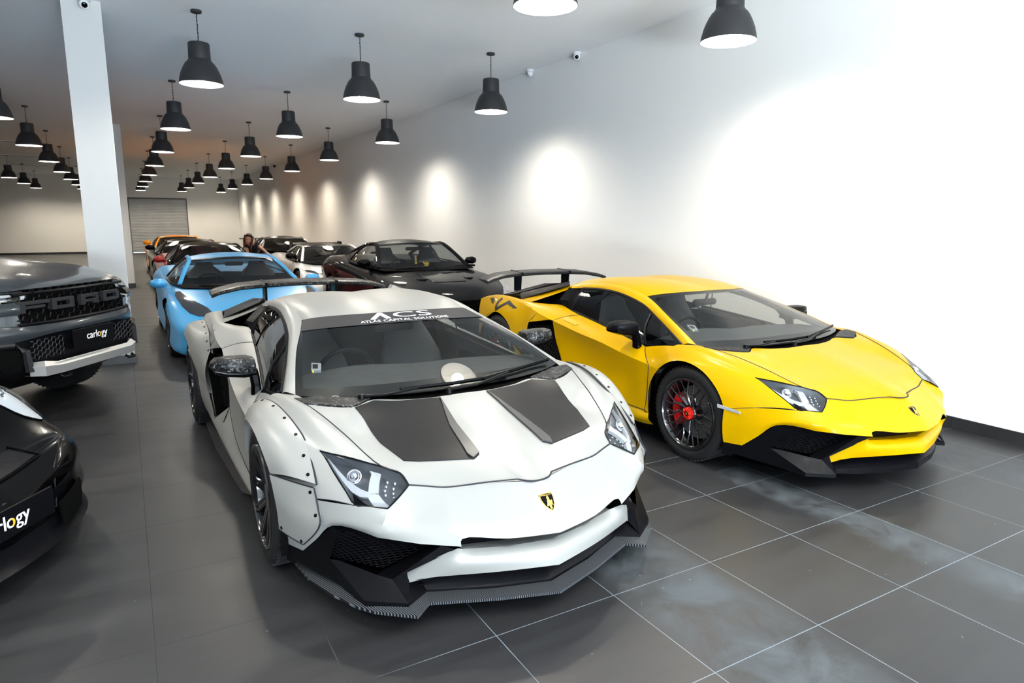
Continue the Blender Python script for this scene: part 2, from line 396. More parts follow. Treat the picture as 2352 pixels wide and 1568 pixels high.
# pillars
def pillar(name, x0, x1, y0, y1, label):
    p = empty(name, ((x0+x1)/2, (y0+y1)/2, 0)); tag(p, label, 'pillar')
    a, b, c, d = x0-(x0+x1)/2, x1-(x0+x1)/2, y0-(y0+y1)/2, y1-(y0+y1)/2
    MB().box((a, c, .1), (b, d, CZ)).build('shaft', mat('pillar_paint', (.62,.62,.61), .7), p, smooth=0, bevel=.004)
    MB().box((a-.012, c-.012, 0), (b+.012, d+.012, .1)).build('skirting', M_skirt, p, smooth=0, bevel=.002)
pillar('pillar', -.377, -.008, 8.9, 9.32, 'nearer square white pillar with black skirting behind the grey pickup')
pillar('pillar', -.20, .14, 19.45, 19.85, 'farther white pillar half hidden behind the nearer pillar')
# ceiling vents and cameras
M_wp = mat('white_plastic', (.78,.79,.80), .35); M_vent = mat('vent_grey', (.30,.30,.31), .5)
def vent(x, y, l, label):
    v = empty('ceiling_vent', (x, y, CZ)); tag(v, label, 'ceiling vent', 'slot vents in the ceiling')
    MB().box((-l, -.16, -.012), (l, .16, -.001)).build('frame', M_ceil, v, smooth=0, bevel=.003)
    s = MB()
    for k in range(4): s.box((-l+.04, -.12+k*.065, -.018), (l-.04, -.12+k*.065+.03, -.012))
    s.build('slats', M_vent, v, smooth=0, merge=0)
vent(-2.95, 25.1, .7, 'long slot air vent, nearest of the three in the ceiling on the left')
vent(-3.1, 30.3, .8, 'long slot air vent, middle of the three in the ceiling on the left')
vent(-3.2, 35.0, .7, 'long slot air vent, farthest of the three in the ceiling on the left')
def dome(x, y, z, aim, label, eye=True, s=1, dark=False):
    c = empty('security_camera', (x, y, z)); tag(c, label, 'security camera', 'dome cameras')
    m = M_matblk if dark else M_wp
    MB().lathe([(.001,0),(.055*s,0),(.058*s,-.02*s),(.052*s,-.03*s),(.001,-.03*s)], 24).build('mount', m, c)
    a = Vector(aim).normalized(); q = a.to_track_quat('Z', 'Y').to_matrix().to_4x4()
    b = MB(); b.lathe([(.001,-.048*s),(.03*s,-.04*s),(.047*s,-.015*s),(.048*s,.01*s),(.042*s,.028*s),(.03*s,.036*s),(.001,.037*s)], 24)
    b.xf(Matrix.Translation((0,0,-.055*s)) @ q).build('dome', m, c)
    if eye: MB().lathe([(.001,.036*s),(.026*s,.036*s),(.026*s,.042*s),(.015*s,.046*s),(.001,.047*s)], 20).xf(Matrix.Translation((0,0,-.055*s)) @ q).build('lens', M_black, c)
dome(-.16, 8.84, CZ, (.1,-1,-.5), 'white dome camera in front of the nearer pillar top', s=1.1)
dome(WX-.07, 8.05, CZ, (-.75,-1,-.45), 'white dome camera with a black lens high on the right wall')
dome(WX-.07, 9.3, CZ, (-.9,.6,-.8), 'white dome camera facing away, high on the right wall', eye=False)
dome(WX-.07, 29.7, CZ, (-.75,-1,-.4), 'small dark camera far along the right wall below the ceiling', dark=True)
# pendant lamps
M_shade = mat('lamp_shade_black', (.022,.022,.024), .5); noise_bump(M_shade, 220, .25, .002)
M_shin = mat('lamp_shade_inside', (.9,.9,.88), .4)
M_bulb = mat('lamp_bulb', (1,1,1), .5, emit=(1,.93,.82), es=70)
def make_lamp():
    r = empty('pendant_lamp')
    MB().lathe([(.001,0),(.055,0),(.058,-.005),(.058,-.024),(.05,-.03),(.001,-.03)], 24).build('ceiling_cap', M_shade, r)
    c = MB(); pts = [(0.004*math.sin(t*2.1), .004*math.cos(t*1.7), -.03-.320*t/9) for t in range(10)]
    c.tube(pts, .0035, 5)
    for k in range(14):
        z = -.045-k*.0218; q = [(.007*math.cos(a)*(k % 2), .007*math.cos(a)*((k+1) % 2), z+.014*math.sin(a)) for a in np.linspace(0, 2*PI, 9)[:-1]]
        c.tube(q, .0018, 4, close=True)
    c.build('chain_and_cord', M_satblk, r)
    outer = [(.001,-.345),(.100,-.345),(.110,-.350),(.114,-.362),(.118,-.525),(.126,-.535),(.132,-.548),(.150,-.562),(.172,-.595),(.192,-.635),(.212,-.685),(.228,-.745),(.235,-.79)]
    inner = [(.231,-.79),(.224,-.745),(.208,-.685),(.188,-.637),(.168,-.60),(.146,-.568),(.10,-.552),(.001,-.55)]
    s = MB().lathe(outer, 48); s.lathe([(.235,-.79),(.233,-.7925),(.231,-.79)], 48)
    s.build('shade', M_shade, r); MB().lathe(inner, 48).build('shade_lining', M_shin, r)
    MB().lathe([(.001,-.555),(.03,-.555),(.032,-.58),(.055,-.62),(.07,-.68),(.066,-.72),(.04,-.75),(.001,-.757)], 24).build('bulb', M_bulb, r)
    return r
LX_ = [4.661, 2.786, .913, -1.546, -3.42, -5.30]; LY = [4.359+4.335*k for k in range(9)]
first = make_lamp(); kids = list(first.children); used = False
spot = bpy.data.lights.new('pendant_light', 'SPOT'); spot.energy = LAMP_W; spot.spot_size = math.radians(156); spot.spot_blend = 1.0
spot.color = (1, .92, .80); spot.shadow_soft_size = .055
warm = spot.copy(); warm.name = 'pendant_light_warm'; warm.color = (1, .86, .66)
ordn = ['nearest', 'second', 'third', 'fourth', 'fifth', 'sixth', 'seventh', 'eighth', 'farthest']
coln = ['the row along the right wall', 'the row second from the right wall', 'the row just right of the pillars', 'the row just left of the pillars', 'the row far left of the pillars', 'the row at the far left']
for ci, x in enumerate(LX_):
    for k in range(-1, 9):
        y = 4.359+4.335*k
        if ci == 5 or (ci == 4 and k < 0): continue
        ld = bpy.data.objects.new('pendant_bulb_light', spot if k < 4 else warm); COL.objects.link(ld); ld.location = (x, y, CZ-.735)
        if not used: r = first; used = True
        else:
            r = first.copy(); COL.objects.link(r)
            for ch in kids: q = ch.copy(); q.parent = r; COL.objects.link(q)
        r.location = (x, y, CZ)
        tag(r, 'black dome pendant lamp, %s in %s' % (ordn[k] if k >= 0 else 'out of view', coln[ci]), 'pendant lamp', 'black dome pendant lamps on the ceiling')
# ------------------------------------------------------------------ wheels
def wheel(parent, x, y, R, wd, style, sg, cal=True, rr=None, red=True, simple=False):
    "sg=-1: outer face towards -x.  outer face at |x|; wheel extends wd inwards"
    w = empty('wheel', (sg*x, y, R), parent=parent)
    if sg < 0: w.rotation_euler = (0, 0, PI)
    fy = 1 if sg > 0 else -1
    rr = rr or R*.765
    t = MB(); k = R-rr
    t.lathe([(rr,-.012),(rr+.012,-.004),(rr+k*.45,.0),(R-.022,-.006),(R-.008,-.018),(R,-.04),(R,-wd*.5),(R,-wd+.04),(R-.01,-wd+.015),(rr+.01,-wd),(rr,-wd+.01)], 64, 'x')
    if not simple:
        for i in range(60):
            a = 2*PI*i/60; ca, sa = math.cos(a), math.sin(a); da = .035
            for (h0, h1, sk) in ((-.02, -wd*.42, .05), (-wd*.52, -wd+.02, -.05)):
                q = []
                for h, aa in ((h0, a), (h1, a+sk), (h1, a+sk+da), (h0, a+da)):
                    q.append((h, (R+.0015)*math.cos(aa), (R+.0015)*math.sin(aa)))
                q2 = [(h, yy*.975, zz*.975) for h, yy, zz in q]; t.prism(q2, q)
    t.build('tire', M_rubber, w, smooth=40)
    m = MB()
    m.lathe([(rr+.002,-.012),(rr-.004,.0),(rr-.014,.001),(rr-.018,-.01),(rr-.03,-.02),(rr-.035,-.06),(rr-.05,-wd*.8),(rr,-wd)], 64, 'x')
    m.lathe([(.001,-.03),(.055,-.03),(.065,-.045),(.065,-.12),(.001,-.12)], 24, 'x')
    ns = {'star': 12, 'deep': 10, 'ten': 10, 'five': 5}[style]
    for i in range(ns):
        a = 2*PI*i/ns
        def P(r, da, h): return (h, r*math.cos(a+da)*1.0, r*math.sin(a+da))
        if style == 'star':
            m.tube([P(.05, 0, -.045), P(.10, .10, -.030), P(rr*.55, .16, -.022), P(rr*.93, .02, -.016)], [.008, .007, .006, .006], 6)
            m.tube([P(.05, .1, -.050), P(.11, .02, -.034), P(rr*.60, .30, -.024), P(rr*.93, .33, -.016)], [.008, .007, .006, .006], 6)
        elif style == 'deep':
            for q in (-.09, .09): m.tube([P(.06, q*2, -.05), P(rr*.5, q, -.035), P(rr*.93, q*.6, -.012)], [.016, .013, .010], 6)
        else:
            m.tube([P(.05, 0, -.05), P(rr*.5, 0, -.02), P(rr*.95, 0, -.015)], [.028 if style == 'five' else .016, .020 if style == 'five' else .012, .02 if style == 'five' else .014], 6)
    m.build('rim', M_rim, w, smooth=35)
    if simple: return w
    MB().lathe([(.06,-.105),(rr*.74,-.105),(rr*.74,-.135),(.06,-.135)], 48, 'x').build('brake_disc', M_disc, w)
    if cal:
        c = MB(); ring = []
        for i in range(9):
            a = (PI/2+.9 if fy > 0 else PI/2+.9) - 1.0*i/8 + (.75 if fy > 0 else .75)
            a = math.radians(150)+math.radians(70)*i/8 if fy < 0 else math.radians(30)-math.radians(70)*i/8
            ca, sa = math.cos(a), math.sin(a)
            # caliper sits on the rear half of the disc
            ring.append([(h, r*ca, r*sa) for h, r in ((-.07,rr*.50),(-.062,rr*.56),(-.062,rr*.76),(-.075,rr*.80),(-.14,rr*.80),(-.14,rr*.50))])
        loft(c, ring); c.build('brake_caliper', M_red if red else M_satblk, w, smooth=30)
    if style == 'star':
        c = MB().lathe([(.001,-.006),(.016,-.006),(.02,-.010),(.030,-.008),(.043,-.016),(.047,-.035),(.047,-.05)], 32, 'x')
        for i in range(20):
            a = 2*PI*i/20; c.tube([(-.004, .026*math.cos(a), .026*math.sin(a)), (-.012, .043*math.cos(a), .043*math.sin(a))], .0028, 5)
        n = c.build('centre_lock', M_redan, w)
        MB().lathe([(.001,-.0035),(.014,-.0035),(.015,-.006)], 20, 'x').build('cap_badge', M_black, n)
        MB().prism([(-.0045,-.008,-.006),(-.0045,.008,-.006),(-.0045,.005,.007),(-.0045,-.004,.008)], [(-.002,-.008,-.006),(-.002,.008,-.006),(-.002,.005,.007),(-.002,-.004,.008)]).build('cap_emblem', M_gold, n, smooth=0)
    return w
# ------------------------------------------------------------------ wedge-shaped supercar (two of them, white and yellow)
def hexmesh(mb, fn, poly, size=.028, r=.0016, sx=1.0):
    "honeycomb wires over a 2D polygon mapped by fn"
    def inside(p):
        c = False; j = len(poly)-1
        for i in range(len(poly)):
            a, b = poly[i], poly[j]
            if (a[1] > p[1]) != (b[1] > p[1]) and p[0] < (b[0]-a[0])*(p[1]-a[1])/(b[1]-a[1])+a[0]: c = not c
            j = i
        return c
    x0, x1 = min(p[0] for p in poly), max(p[0] for p in poly); y0, y1 = min(p[1] for p in poly), max(p[1] for p in poly)
    h = size; W = h*1.5*sx; Hh = h*.866; i = 0; x = x0
    while x < x1+h:
        y = y0+(Hh/2 if i % 2 else 0)
        while y < y1+h:
            c = (x, y); v = [(c[0]+.5*h*sx*math.cos(a)*1.0, c[1]+.5*h*math.sin(a)) for a in [PI/3*k for k in range(6)]]
            for k in range(3):
                a, b = v[k], v[k+1]; m = ((a[0]+b[0])/2, (a[1]+b[1])/2)
                if inside(m): mb.tube([fn(*a), fn(*b)], r, 4)
            y += Hh
        x += .75*h*sx; i += 1
def crest_badge(fn, parent, w=.052, h=.062):
    out = [(-w/2,h*.42),(-w*.25,h*.47),(0,h*.5),(w*.25,h*.47),(w/2,h*.42),(w*.49,h*.1),(w*.36,-.22*h),(w*.15,-h*.43),(0,-h*.5),(-w*.15,-h*.43),(-w*.36,-.22*h),(-w*.49,h*.1)]
    b = MB(); overlay(b, fn, out, .02, -.002, .002); o = b.build('shield_badge', M_gold, parent, smooth=0)
    b = MB(); overlay(b, fn, [(x*.90, y*.92) for x, y in out], .02, .001, .003); b.build('badge_field', M_black, o, smooth=0)
    g = MB()
    bull = [(-.013,-.004),(-.008,.006),(-.010,.012),(-.004,.010),(.002,.013),(.008,.010),(.014,.012),(.016,.004),(.012,-.002),(.015,-.012),(.010,-.010),(.007,-.004),(.001,-.006),(-.002,-.016),(-.006,-.014),(-.006,-.006),(-.012,-.012),(-.015,-.010)]
    overlay(g, fn, [(x*w/.052*.82, (y*.82-.006)*h/.062) for x, y in bull], .03, .002, .0042)
    V, F = text_mesh('LAMBORGHINI', .0078*w/.052); g.add([fn(x, y+h*.32, .0042) for x, y, z in V], F)
    g.build('badge_bull', M_gold, o, smooth=0, merge=0)
    return o
def supercar(name, loc, rz, paint, kit, label):
    root = empty(name, (loc[0], loc[1], 0), rz); tag(root, label, 'car')
    mir = lambda P: [(-x, y, z) for x, y, z in P]
    # ---- key curves (x = half width, y = rearwards from the front axle, z = up)
    insF = [(0,-.197,.768),(.09,-.197,.766),(.18,-.195,.765),(.33,-.165,.768),(.46,-.125,.776),(.588,-.195,.772),(.779,-.084,.787)]
    hood = [
     [(0,-.957,.552),(.047,-.950,.555),(.088,-.912,.557),(.22,-.873,.556),(.39,-.824,.551),(.46,-.797,.561),(.53,-.771,.571)],
     [(0,-.80,.607),(.06,-.79,.605),(.12,-.78,.602),(.25,-.76,.600),(.39,-.735,.598),(.47,-.722,.601),(.543,-.712,.605)],
     [(0,-.69,.639),(.07,-.69,.637),(.14,-.68,.634),(.27,-.67,.630),(.42,-.66,.625),(.52,-.653,.624),(.604,-.647,.626)],
     [(0,-.44,.704),(.08,-.44,.701),(.16,-.43,.695),(.30,-.42,.689),(.46,-.41,.684),(.58,-.39,.690),(.688,-.40,.713)],
     [(0,-.30,.742),(.085,-.30,.739),(.17,-.30,.735),(.31,-.28,.733),(.46,-.26,.736),(.59,-.27,.748),(.738,-.22,.760)],
     insF]
    P_hood = Patch(hood, 5, ub=(2,))
    # nose / bumper skin
    low = [(0,-1.118,.378),(.22,-1.068,.384),(.398,-1.003,.398),(.408,-1.017,.374),(.55,-.935,.385),(.69,-.825,.400),(.82,-.646,.408),(.868,-.548,.315),(.907,-.463,.236),(.955,-.352,.235)]
    topb = [(0,-.957,.552),(.047,-.950,.555),(.088,-.912,.557),(.22,-.873,.556),(.39,-.824,.551)]
    top = [(0,-.960,.549),(.20,-.884,.553),(.375,-.832,.549),(.39,-.826,.550),(.53,-.773,.569),(.642,-.823,.512),(.752,-.737,.516),(.86,-.60,.510),(.93,-.45,.490),(.968,-.352,.462)]
    m1 = [(0,-1.022,.484),(.21,-.960,.488),(.385,-.905,.492),(.402,-.903,.492),(.54,-.845,.492),(.665,-.846,.474),(.790,-.712,.478),(.882,-.575,.440),(.940,-.440,.400),(.972,-.350,.385)]
    m2 = [(0,-1.085,.424),(.215,-1.033,.425),(.392,-.967,.441),(.406,-.973,.434),(.55,-.905,.432),(.690,-.845,.432),(.815,-.690,.440),(.888,-.562,.375),(.928,-.452,.310),(.968,-.350,.305)]
    P_nose = Patch([top, m1, m2, low], 4, ub=(3,4,5,8), vb=())
    # close the notch between bonnet shut line and the nose skin
    P_notch = Patch([topb, [(0,-.957,.5505),(.05,-.947,.553),(.09,-.925,.555),(.20,-.884,.553),(.39,-.826,.550)]], 4, nv=1)
    # fender
    A1 = [(.604,-.647,.626),(.688,-.40,.713),(.738,-.22,.760),(.779,-.084,.787),(.80,0,.793),(.787,.093,.793),(.834,.192,.783)]
    A1 = [(.604,-.647,.626),(.688,-.40,.713),(.738,-.22,.760),(.779,-.084,.787),(.795,.0,.792),(.800,.08,.793),(.834,.192,.783)]
    A3 = [(.811,-.451,.671),(.845,-.30,.713),(.862,-.15,.750),(.870,-.04,.770),(.875,.04,.779),(.879,.12,.781),(.884,.22,.776)]
    A2 = [tuple((np.array(a)+np.array(b))/2+np.array([0,0,h])) for a, b, h in zip(A1, A3, (.006,.012,.014,.012,.010,.008,.006))]
    P_fa = Patch([A1, A2, A3], 5)
    an = lambda d, x, R=.378: (x, -R*math.cos(math.radians(d))*1.0, .335+R*math.sin(math.radians(d)))
    arch = [(.968,-.352,.462), an(38,.976), an(60,.984), an(80,.990), an(100,.990), an(118,.988), an(132,.986)]
    B0 = [(.752,-.737,.516),(.785,-.60,.595),(.811,-.451,.671),(.845,-.30,.713),(.862,-.15,.750),(.875,.04,.779),(.884,.22,.776)]
    B3 = arch
    def lerp(a, b, t, o=(0,0,0)): return tuple(np.array(a)*(1-t)+np.array(b)*t+np.array(o))
    B1 = [(.815,-.655,.520)]+[lerp(a, b, .35, (.010,0,.014)) for a, b in zip(B0[1:], B3[1:])]
    B2 = [(.90,-.52,.500)]+[lerp(a, b, .75, (.008,0,.010)) for a, b in zip(B0[1:], B3[1:])]
    B0[0] = (.752,-.737,.516); 
    P_fb = Patch([B0, B1, B2, B3], 5)
    # rear part of the front wing, up to the door shut line
    sh1 = [(.884,.22,.776),(.886,.36,.755),(.885,.522,.720)]
    sh2 = [lerp(B0[6], B3[6], .35, (.010,0,.014)),(.925,.36,.705),(.935,.46,.674)]
    sh3 = [lerp(B0[6], B3[6], .75, (.008,0,.010)),(.975,.325,.628),(.98,.372,.619)]
    sh4 = [an(132,.986),(.984,.30,.605),(.98,.372,.6185)]
    P_fc = Patch([sh1, sh2, sh3, sh4], 4, ub=())
    fd = [[an(132,.986),(.982,.315,.606),(.98,.372,.619)],[an(148,.982),(.972,.36,.53),(.970,.385,.52)],[an(166,.976),(.966,.38,.42),(.965,.390,.41)],[(.970,.362,.245),(.968,.39,.255),(.968,.408,.262)]]
    P_fd = Patch(fd, 3)
    # A pillar / roof rail
    wsS = [(.787,.093,.793),(.690,.48,.935),(.560,.893,1.053)]
    C1 = wsS+[(.553,1.08,1.090),(.545,1.30,1.110),(.538,1.60,1.108),(.532,1.92,1.075)]
    C3 = [(.834,.192,.783),(.715,.590,.915),(.670,.808,.985),(.640,1.03,1.030),(.612,1.30,1.060),(.600,1.60,1.058),(.615,1.90,1.035)]
    C2 = [lerp(a, b, .55, (.010,-.005,.014)) for a, b in zip(C1, C3)]
    P_rail = Patch([C1, C2, C3], 5)
    P_cowlcorner = Patch([[(.795,.0,.792),(.800,.08,.793),(.834,.192,.783)],[(.76,.0,.788),(.787,.093,.793),(.834,.192,.783)]], 4, nv=1)
    roof = [[(0,.70,1.095),(.20,.705,1.094),(.37,.745,1.088),(.50,.82,1.073),(.560,.893,1.053)],
            [(0,.95,1.128),(.20,.96,1.136),(.36,.99,1.130),(.49,1.04,1.112),(.553,1.08,1.090)],
            [(0,1.28,1.142),(.20,1.29,1.154),(.35,1.29,1.150),(.485,1.30,1.130),(.545,1.30,1.110)],
            [(0,1.60,1.136),(.20,1.60,1.150),(.345,1.60,1.147),(.475,1.60,1.128),(.538,1.60,1.108)],
            [(0,1.92,1.098),(.20,1.92,1.112),(.34,1.92,1.112),(.46,1.92,1.096),(.532,1.92,1.075)]]
    P_roof = Patch(roof, 6)
    # buttress, haunch, rear wing panel
    P_but = Patch([[(.532,1.92,1.075),(.600,2.10,1.025),(.690,2.30,.955),(.818,2.488,.883)],
                   [(.580,1.92,1.060),(.640,2.06,1.010),(.735,2.22,.940),(.845,2.37,.880)],
                   [(.615,1.90,1.035),(.660,2.02,.988),(.750,2.13,.935),(.845,2.257,.880)]], 5)
    H1 = [(.735,1.575,.826),(.722,1.76,.852),(.712,1.92,.878),(.775,2.10,.875),(.845,2.257,.880),(.818,2.488,.883),(.790,2.75,.885),(.765,2.98,.878),(.72,3.24,.850)]
    H3 = [(.928,1.74,.768),(.938,1.86,.790),(.940,1.98,.812),(.934,2.12,.842),(.922,2.28,.866),(.908,2.48,.880),(.900,2.74,.884),(.892,2.98,.868),(.880,3.26,.815)]
    H2 = [lerp(a, b, .5, (0,0,.010)) for a, b in zip(H1, H3)]
    H2[0] = (.80,1.649,.818)
    P_ha = Patch([H1, H2, H3], 4, ub=(4,))
    ra = lambda d, x, R=.395: (x, 2.70-R*math.cos(math.radians(d)), .345+R*math.sin(math.radians(d)))
    # side of the rear wing: ridge -> arch lip
    R1 = [(.940,1.98,.812),(.934,2.12,.842),(.922,2.28,.866),(.908,2.48,.880),(.900,2.74,.884),(.892,2.98,.868),(.880,3.26,.815)]
    R4 = [(.992,2.11,.560),ra(10,.996),ra(45,.996),ra(70,.994),ra(95,.990),ra(130,.980),(.930,3.20,.58)]
    R2 = [(.976,2.081,.715)]+[lerp(a, b, .4, (.012,0,.006)) for a, b in zip(R1[1:], R4[1:])]
    R3 = [(.988,2.095,.64)]+[lerp(a, b, .75, (.010,0,.004)) for a, b in zip(R1[1:], R4[1:])]
    P_rs = Patch([R1, R2, R3, R4], 5)
    P_vt = Patch([[(.928,1.74,.768),(.938,1.86,.790),(.940,1.98,.812)],[(.930,1.79,.770),(.95,1.92,.745),(.976,2.081,.715)]], 4)
    P_rl = Patch([[(.992,2.11,.560),ra(10,.996)],[(.990,1.96,.40),ra(-8,.994)],[(.985,1.86,.25),(.99,2.30,.22)]], 4)
    P_rt = Patch([[ra(130,.980),(.930,3.20,.58)],[ra(160,.970),(.905,3.26,.45)],[(.955,3.08,.26),(.88,3.24,.32)]], 4)
    P_tail = Patch([[(0,3.32,.83),(.45,3.31,.84),(.72,3.24,.850),(.880,3.26,.815)],[(0,3.36,.60),(.45,3.35,.60),(.80,3.28,.60),(.930,3.20,.58)],[(0,3.30,.32),(.45,3.29,.32),(.78,3.26,.32),(.88,3.24,.32)]], 4)
    # door
    belt = [(.885,.522,.720),(.842,.66,.733),(.803,.97,.765),(.758,1.36,.807),(.735,1.575,.826)]
    crease = [(.98,.372,.619),(.985,.65,.652),(.980,.95,.695),(.958,1.30,.722),(.928,1.74,.768)]
    P_du = Patch([belt, [(.935,.46,.674),(.925,.655,.700),(.905,.96,.738),(.870,1.33,.775),(.845,1.66,.808)], crease], 5)
    P_dl = Patch([crease, [(.970,.385,.52),(.958,.66,.545),(.940,.95,.575),(.920,1.27,.61),(.912,1.71,.60)],
                  [(.965,.395,.40),(.948,.68,.42),(.930,.96,.44),(.915,1.24,.47),(.915,1.64,.48)],
                  [(.968,.408,.262),(.962,.72,.262),(.955,1.05,.275),(.940,1.35,.31),(.925,1.57,.39)]], 5, vb=())
    P_sill = Patch([[(.970,.362,.245),(.968,.408,.250),(.963,.75,.245),(.965,1.20,.25),(.978,1.55,.28),(.985,1.86,.25)],
                    [(.985,.345,.215),(.988,.40,.205),(.992,.80,.185),(.995,1.25,.175),(.998,1.65,.175),(.998,2.25,.19)],
                    [(.93,.35,.16),(.94,.42,.15),(.95,.80,.14),(.95,1.25,.14),(.95,1.65,.14),(.95,2.25,.15)]], 4)
    P_step = Patch([[(.968,.408,.262),(.962,.72,.262),(.955,1.05,.275),(.940,1.35,.31),(.925,1.57,.39)],[(.968,.408,.248),(.963,.75,.244),(.965,1.20,.249),(.978,1.55,.279),(.985,1.86,.25)]], 4, nv=1)
    # ---- body mesh
    body = MB()
    for p in (P_nose, P_notch, P_fa, P_fb, P_fc, P_fd, P_rail, P_cowlcorner, P_but, P_ha, P_rs, P_vt, P_rl, P_rt, P_sill, P_step): body.grid(p.g)
    body.grid(P_roof.g); body.mir()
    body.build('body', paint, root, smooth=32, merge=.004)
    h = MB(); h.grid(P_hood.g); h.mir(); h.build('hood', paint, root, smooth=28, merge=.002)
    hs = Surf(h)
    for sg in (1, -1):
        d = MB(); d.grid(P_du.g); d.grid(P_dl.g)
        if sg < 0: d.flipx()
        do = d.build('door', paint, root, smooth=24, merge=.002)
        hd = MB(); F_ = lambda u, v, o: P_du.off(u, v, o, (1,0,.3))
        overlay(hd, F_, [(.80,.60),(.93,.60),(.95,.72),(.82,.74)], .05, -.002, .004)
        if sg < 0: hd.flipx()
        hd.build('door_handle', paint, do)
    sf = Surf(body)
    # ---- shut lines
    R_ = .0032
    def gap(nm, P, r, par=None, both=True):
        for sg in ((1, -1) if both else (1,)):
            g = MB().tube([(sg*p[0], p[1], p[2]) for p in P], r, 5); g.build(nm, M_seam, par or root, merge=0)
    fl = [tuple(p) for p in P_hood.g[0]]; gap('hood_gap', [(-x, y, z) for x, y, z in reversed(fl)]+fl[1:], .0042, both=False)
    gap('fender_gap', P_hood.g[:, -1], .0035)
    gap('door_gap', [tuple(p) for p in P_du.g[:, 0]]+[tuple(p) for p in P_dl.g[:, 0]]+[tuple(p) for p in P_dl.g[-1]], R_)
    gap('door_rear_gap', P_du.g[:, -1], .0025); gap('bumper_gap', P_fb.g[:, 0], .002)
    gap('roof_gap', [(.532,1.92,1.076),(.58,1.92,1.061),(.615,1.90,1.036)], .002)
    # ---- glass
    wsr = [[(0,-.10,.775),(.28,-.085,.777),(.50,-.04,.781),(.69,.035,.787),(.787,.093,.793)],
           [(0,.30,.956),(.25,.31,.955),(.45,.345,.950),(.61,.42,.942),(.690,.48,.935)],
           [(0,.70,1.095),(.20,.705,1.094),(.37,.745,1.088),(.50,.82,1.073),(.560,.893,1.053)]]
    full = [[(-x, y, z) for x, y, z in reversed(r)]+r[1:] for r in wsr]
    P_ws = Patch(full, 6, nv=10)
    g = MB().grid(P_ws.g - np.array([0, .002, .002])); g.build('windshield', M_ws, root)
    fr = MB(); wf = lambda u, v, o: P_ws.off(u, v, o, (0,-.4,1))
    overlay(fr, wf, [(0,0),(1,0),(1,.07),(.80,.10),(.5,.12),(.2,.10),(0,.07)], .06, -.008, -.005)
    for sg in (0, 1):
        e = [(0,.05),(.045,.05),(.035,1),(0,1)]; overlay(fr, wf, [(1-a, b) for a, b in e] if sg else e, .06, -.008, -.005)
    overlay(fr, wf, [(.03,.955),(.97,.955),(.97,1),(.03,1)], .06, -.008, -.005)
    fr.build('windshield_border', M_satblk, root)
    # side glass with black frame
    wb_ = [(.834,.192,.783),(.842,.66,.733),(.803,.97,.765),(.758,1.36,.807),(.708,1.81,.849)]
    belt2 = [(.834,.200,.780),(.851,.553,.724),(.803,.97,.768),(.758,1.36,.810),(.716,1.76,.850)]
    arc = [(.834,.195,.783),(.715,.590,.915),(.660,.85,1.000),(.616,1.26,1.058),(.600,1.72,1.048)]
    midw = [lerp(a, b, .5, (.016,0,.004)) for a, b in zip(belt2, arc)]; midw[0] = (.834,.198,.7815)
    P_sg = Patch([belt2, midw, arc], 6)
    for sg in (1, -1):
        q = MB().grid(P_sg.g)
        if sg < 0: q.flipx()
        so = q.build('side_window', M_side, root)
        q = MB(); q.tube([tuple(p) for p in P_sg.g[0]], .010, 6); q.tube([tuple(p) for p in P_sg.g[-1]], .013, 6)
        fx = lambda u, v, o: P_sg.off(u, v, o, (1,0,.5))
        q.tube([fx(.25,.0,.004), fx(.275,.25,.006), fx(.305,.55,.006), fx(.335,.97,.004)], .009, 6)
        q.tube([fx(.80,.0,.002), fx(.79,.5,.002), fx(.775,1,.002)], .006, 6); q.tube([fx(1,0,0), fx(1,1,0)], .012, 6)
        if sg < 0: q.flipx()
        q.build('window_frame', M_satblk, so, smooth=40)
        # black air scoop behind the side glass
        q = MB(); A_, B_, C_, D_ = (.722,1.885,.884),(.730,1.93,.932),(.615,1.935,1.044),(.596,1.80,1.030)
        q.prism([A_, B_, C_, D_], [(.708,1.79,.860),(.700,1.82,.93),(.600,1.84,1.03),(.590,1.75,1.045)])
        q.prism([(.585,1.90,1.03),(.640,1.93,.86),(.70,2.30,.86),(.60,2.2,.97)], [(.45,1.9,1.0),(.50,1.93,.85),(.5,2.24,.84),(.45,2.1,.94)])
        if sg < 0: q.flipx()
        q.build('window_scoop', M_satblk, root, smooth=20, bevel=.004)
        # engine intake fin on the buttress
        q = MB(); a, b, c, d = (.822,2.492,.882),(.626,1.935,1.058),(.585,1.985,1.078),(.800,2.55,.925)
        q.prism([a, b, c, d], [tuple(np.array(p)+np.array([-.012,.0,.016])) for p in (a, b, c, d)])
        q.prism([(.80,2.55,.925),(.585,1.985,1.078),(.545,2.20,1.058),(.600,2.40,1.045),(.76,2.96,.886)],
                [(.79,2.56,.86),(.52,2.0,.98),(.50,2.2,.95),(.52,2.4,.93),(.74,2.96,.85)])
        if sg < 0: q.flipx()
        q.build('engine_intake', carbon('carbon_dark', (.03,.03,.031), (.05,.05,.052)) if kit else M_satblk, root, smooth=20, bevel=.003)
    dk = MB(); dk.grid(Patch([[(-.53,1.925,1.06),(0,1.925,1.07),(.53,1.925,1.06)],[(-.60,2.4,.96),(0,2.4,.96),(.60,2.4,.96)],[(-.76,2.96,.87),(0,2.96,.89),(.76,2.96,.87)],[(-.72,3.24,.85),(0,3.32,.84),(.72,3.24,.85)]], 5).g)
    for k in range(5): y = 2.05+k*.2; dk.box((-.36, y, 1.02-k*.035), (.36, y+.12, 1.045-k*.035))
    dk.build('engine_cover', M_satblk, root, smooth=30, merge=0)
    tl = MB().grid(P_tail.g); tl.mir(); tl.build('rear_fascia', M_satblk, root)
    q = MB().grid(P_roof.g-np.array([0, 0, .025])); q.grid(P_rail.g-np.array([.02, 0, .03])); q.mir(); q.build('headliner', M_cabin, root)
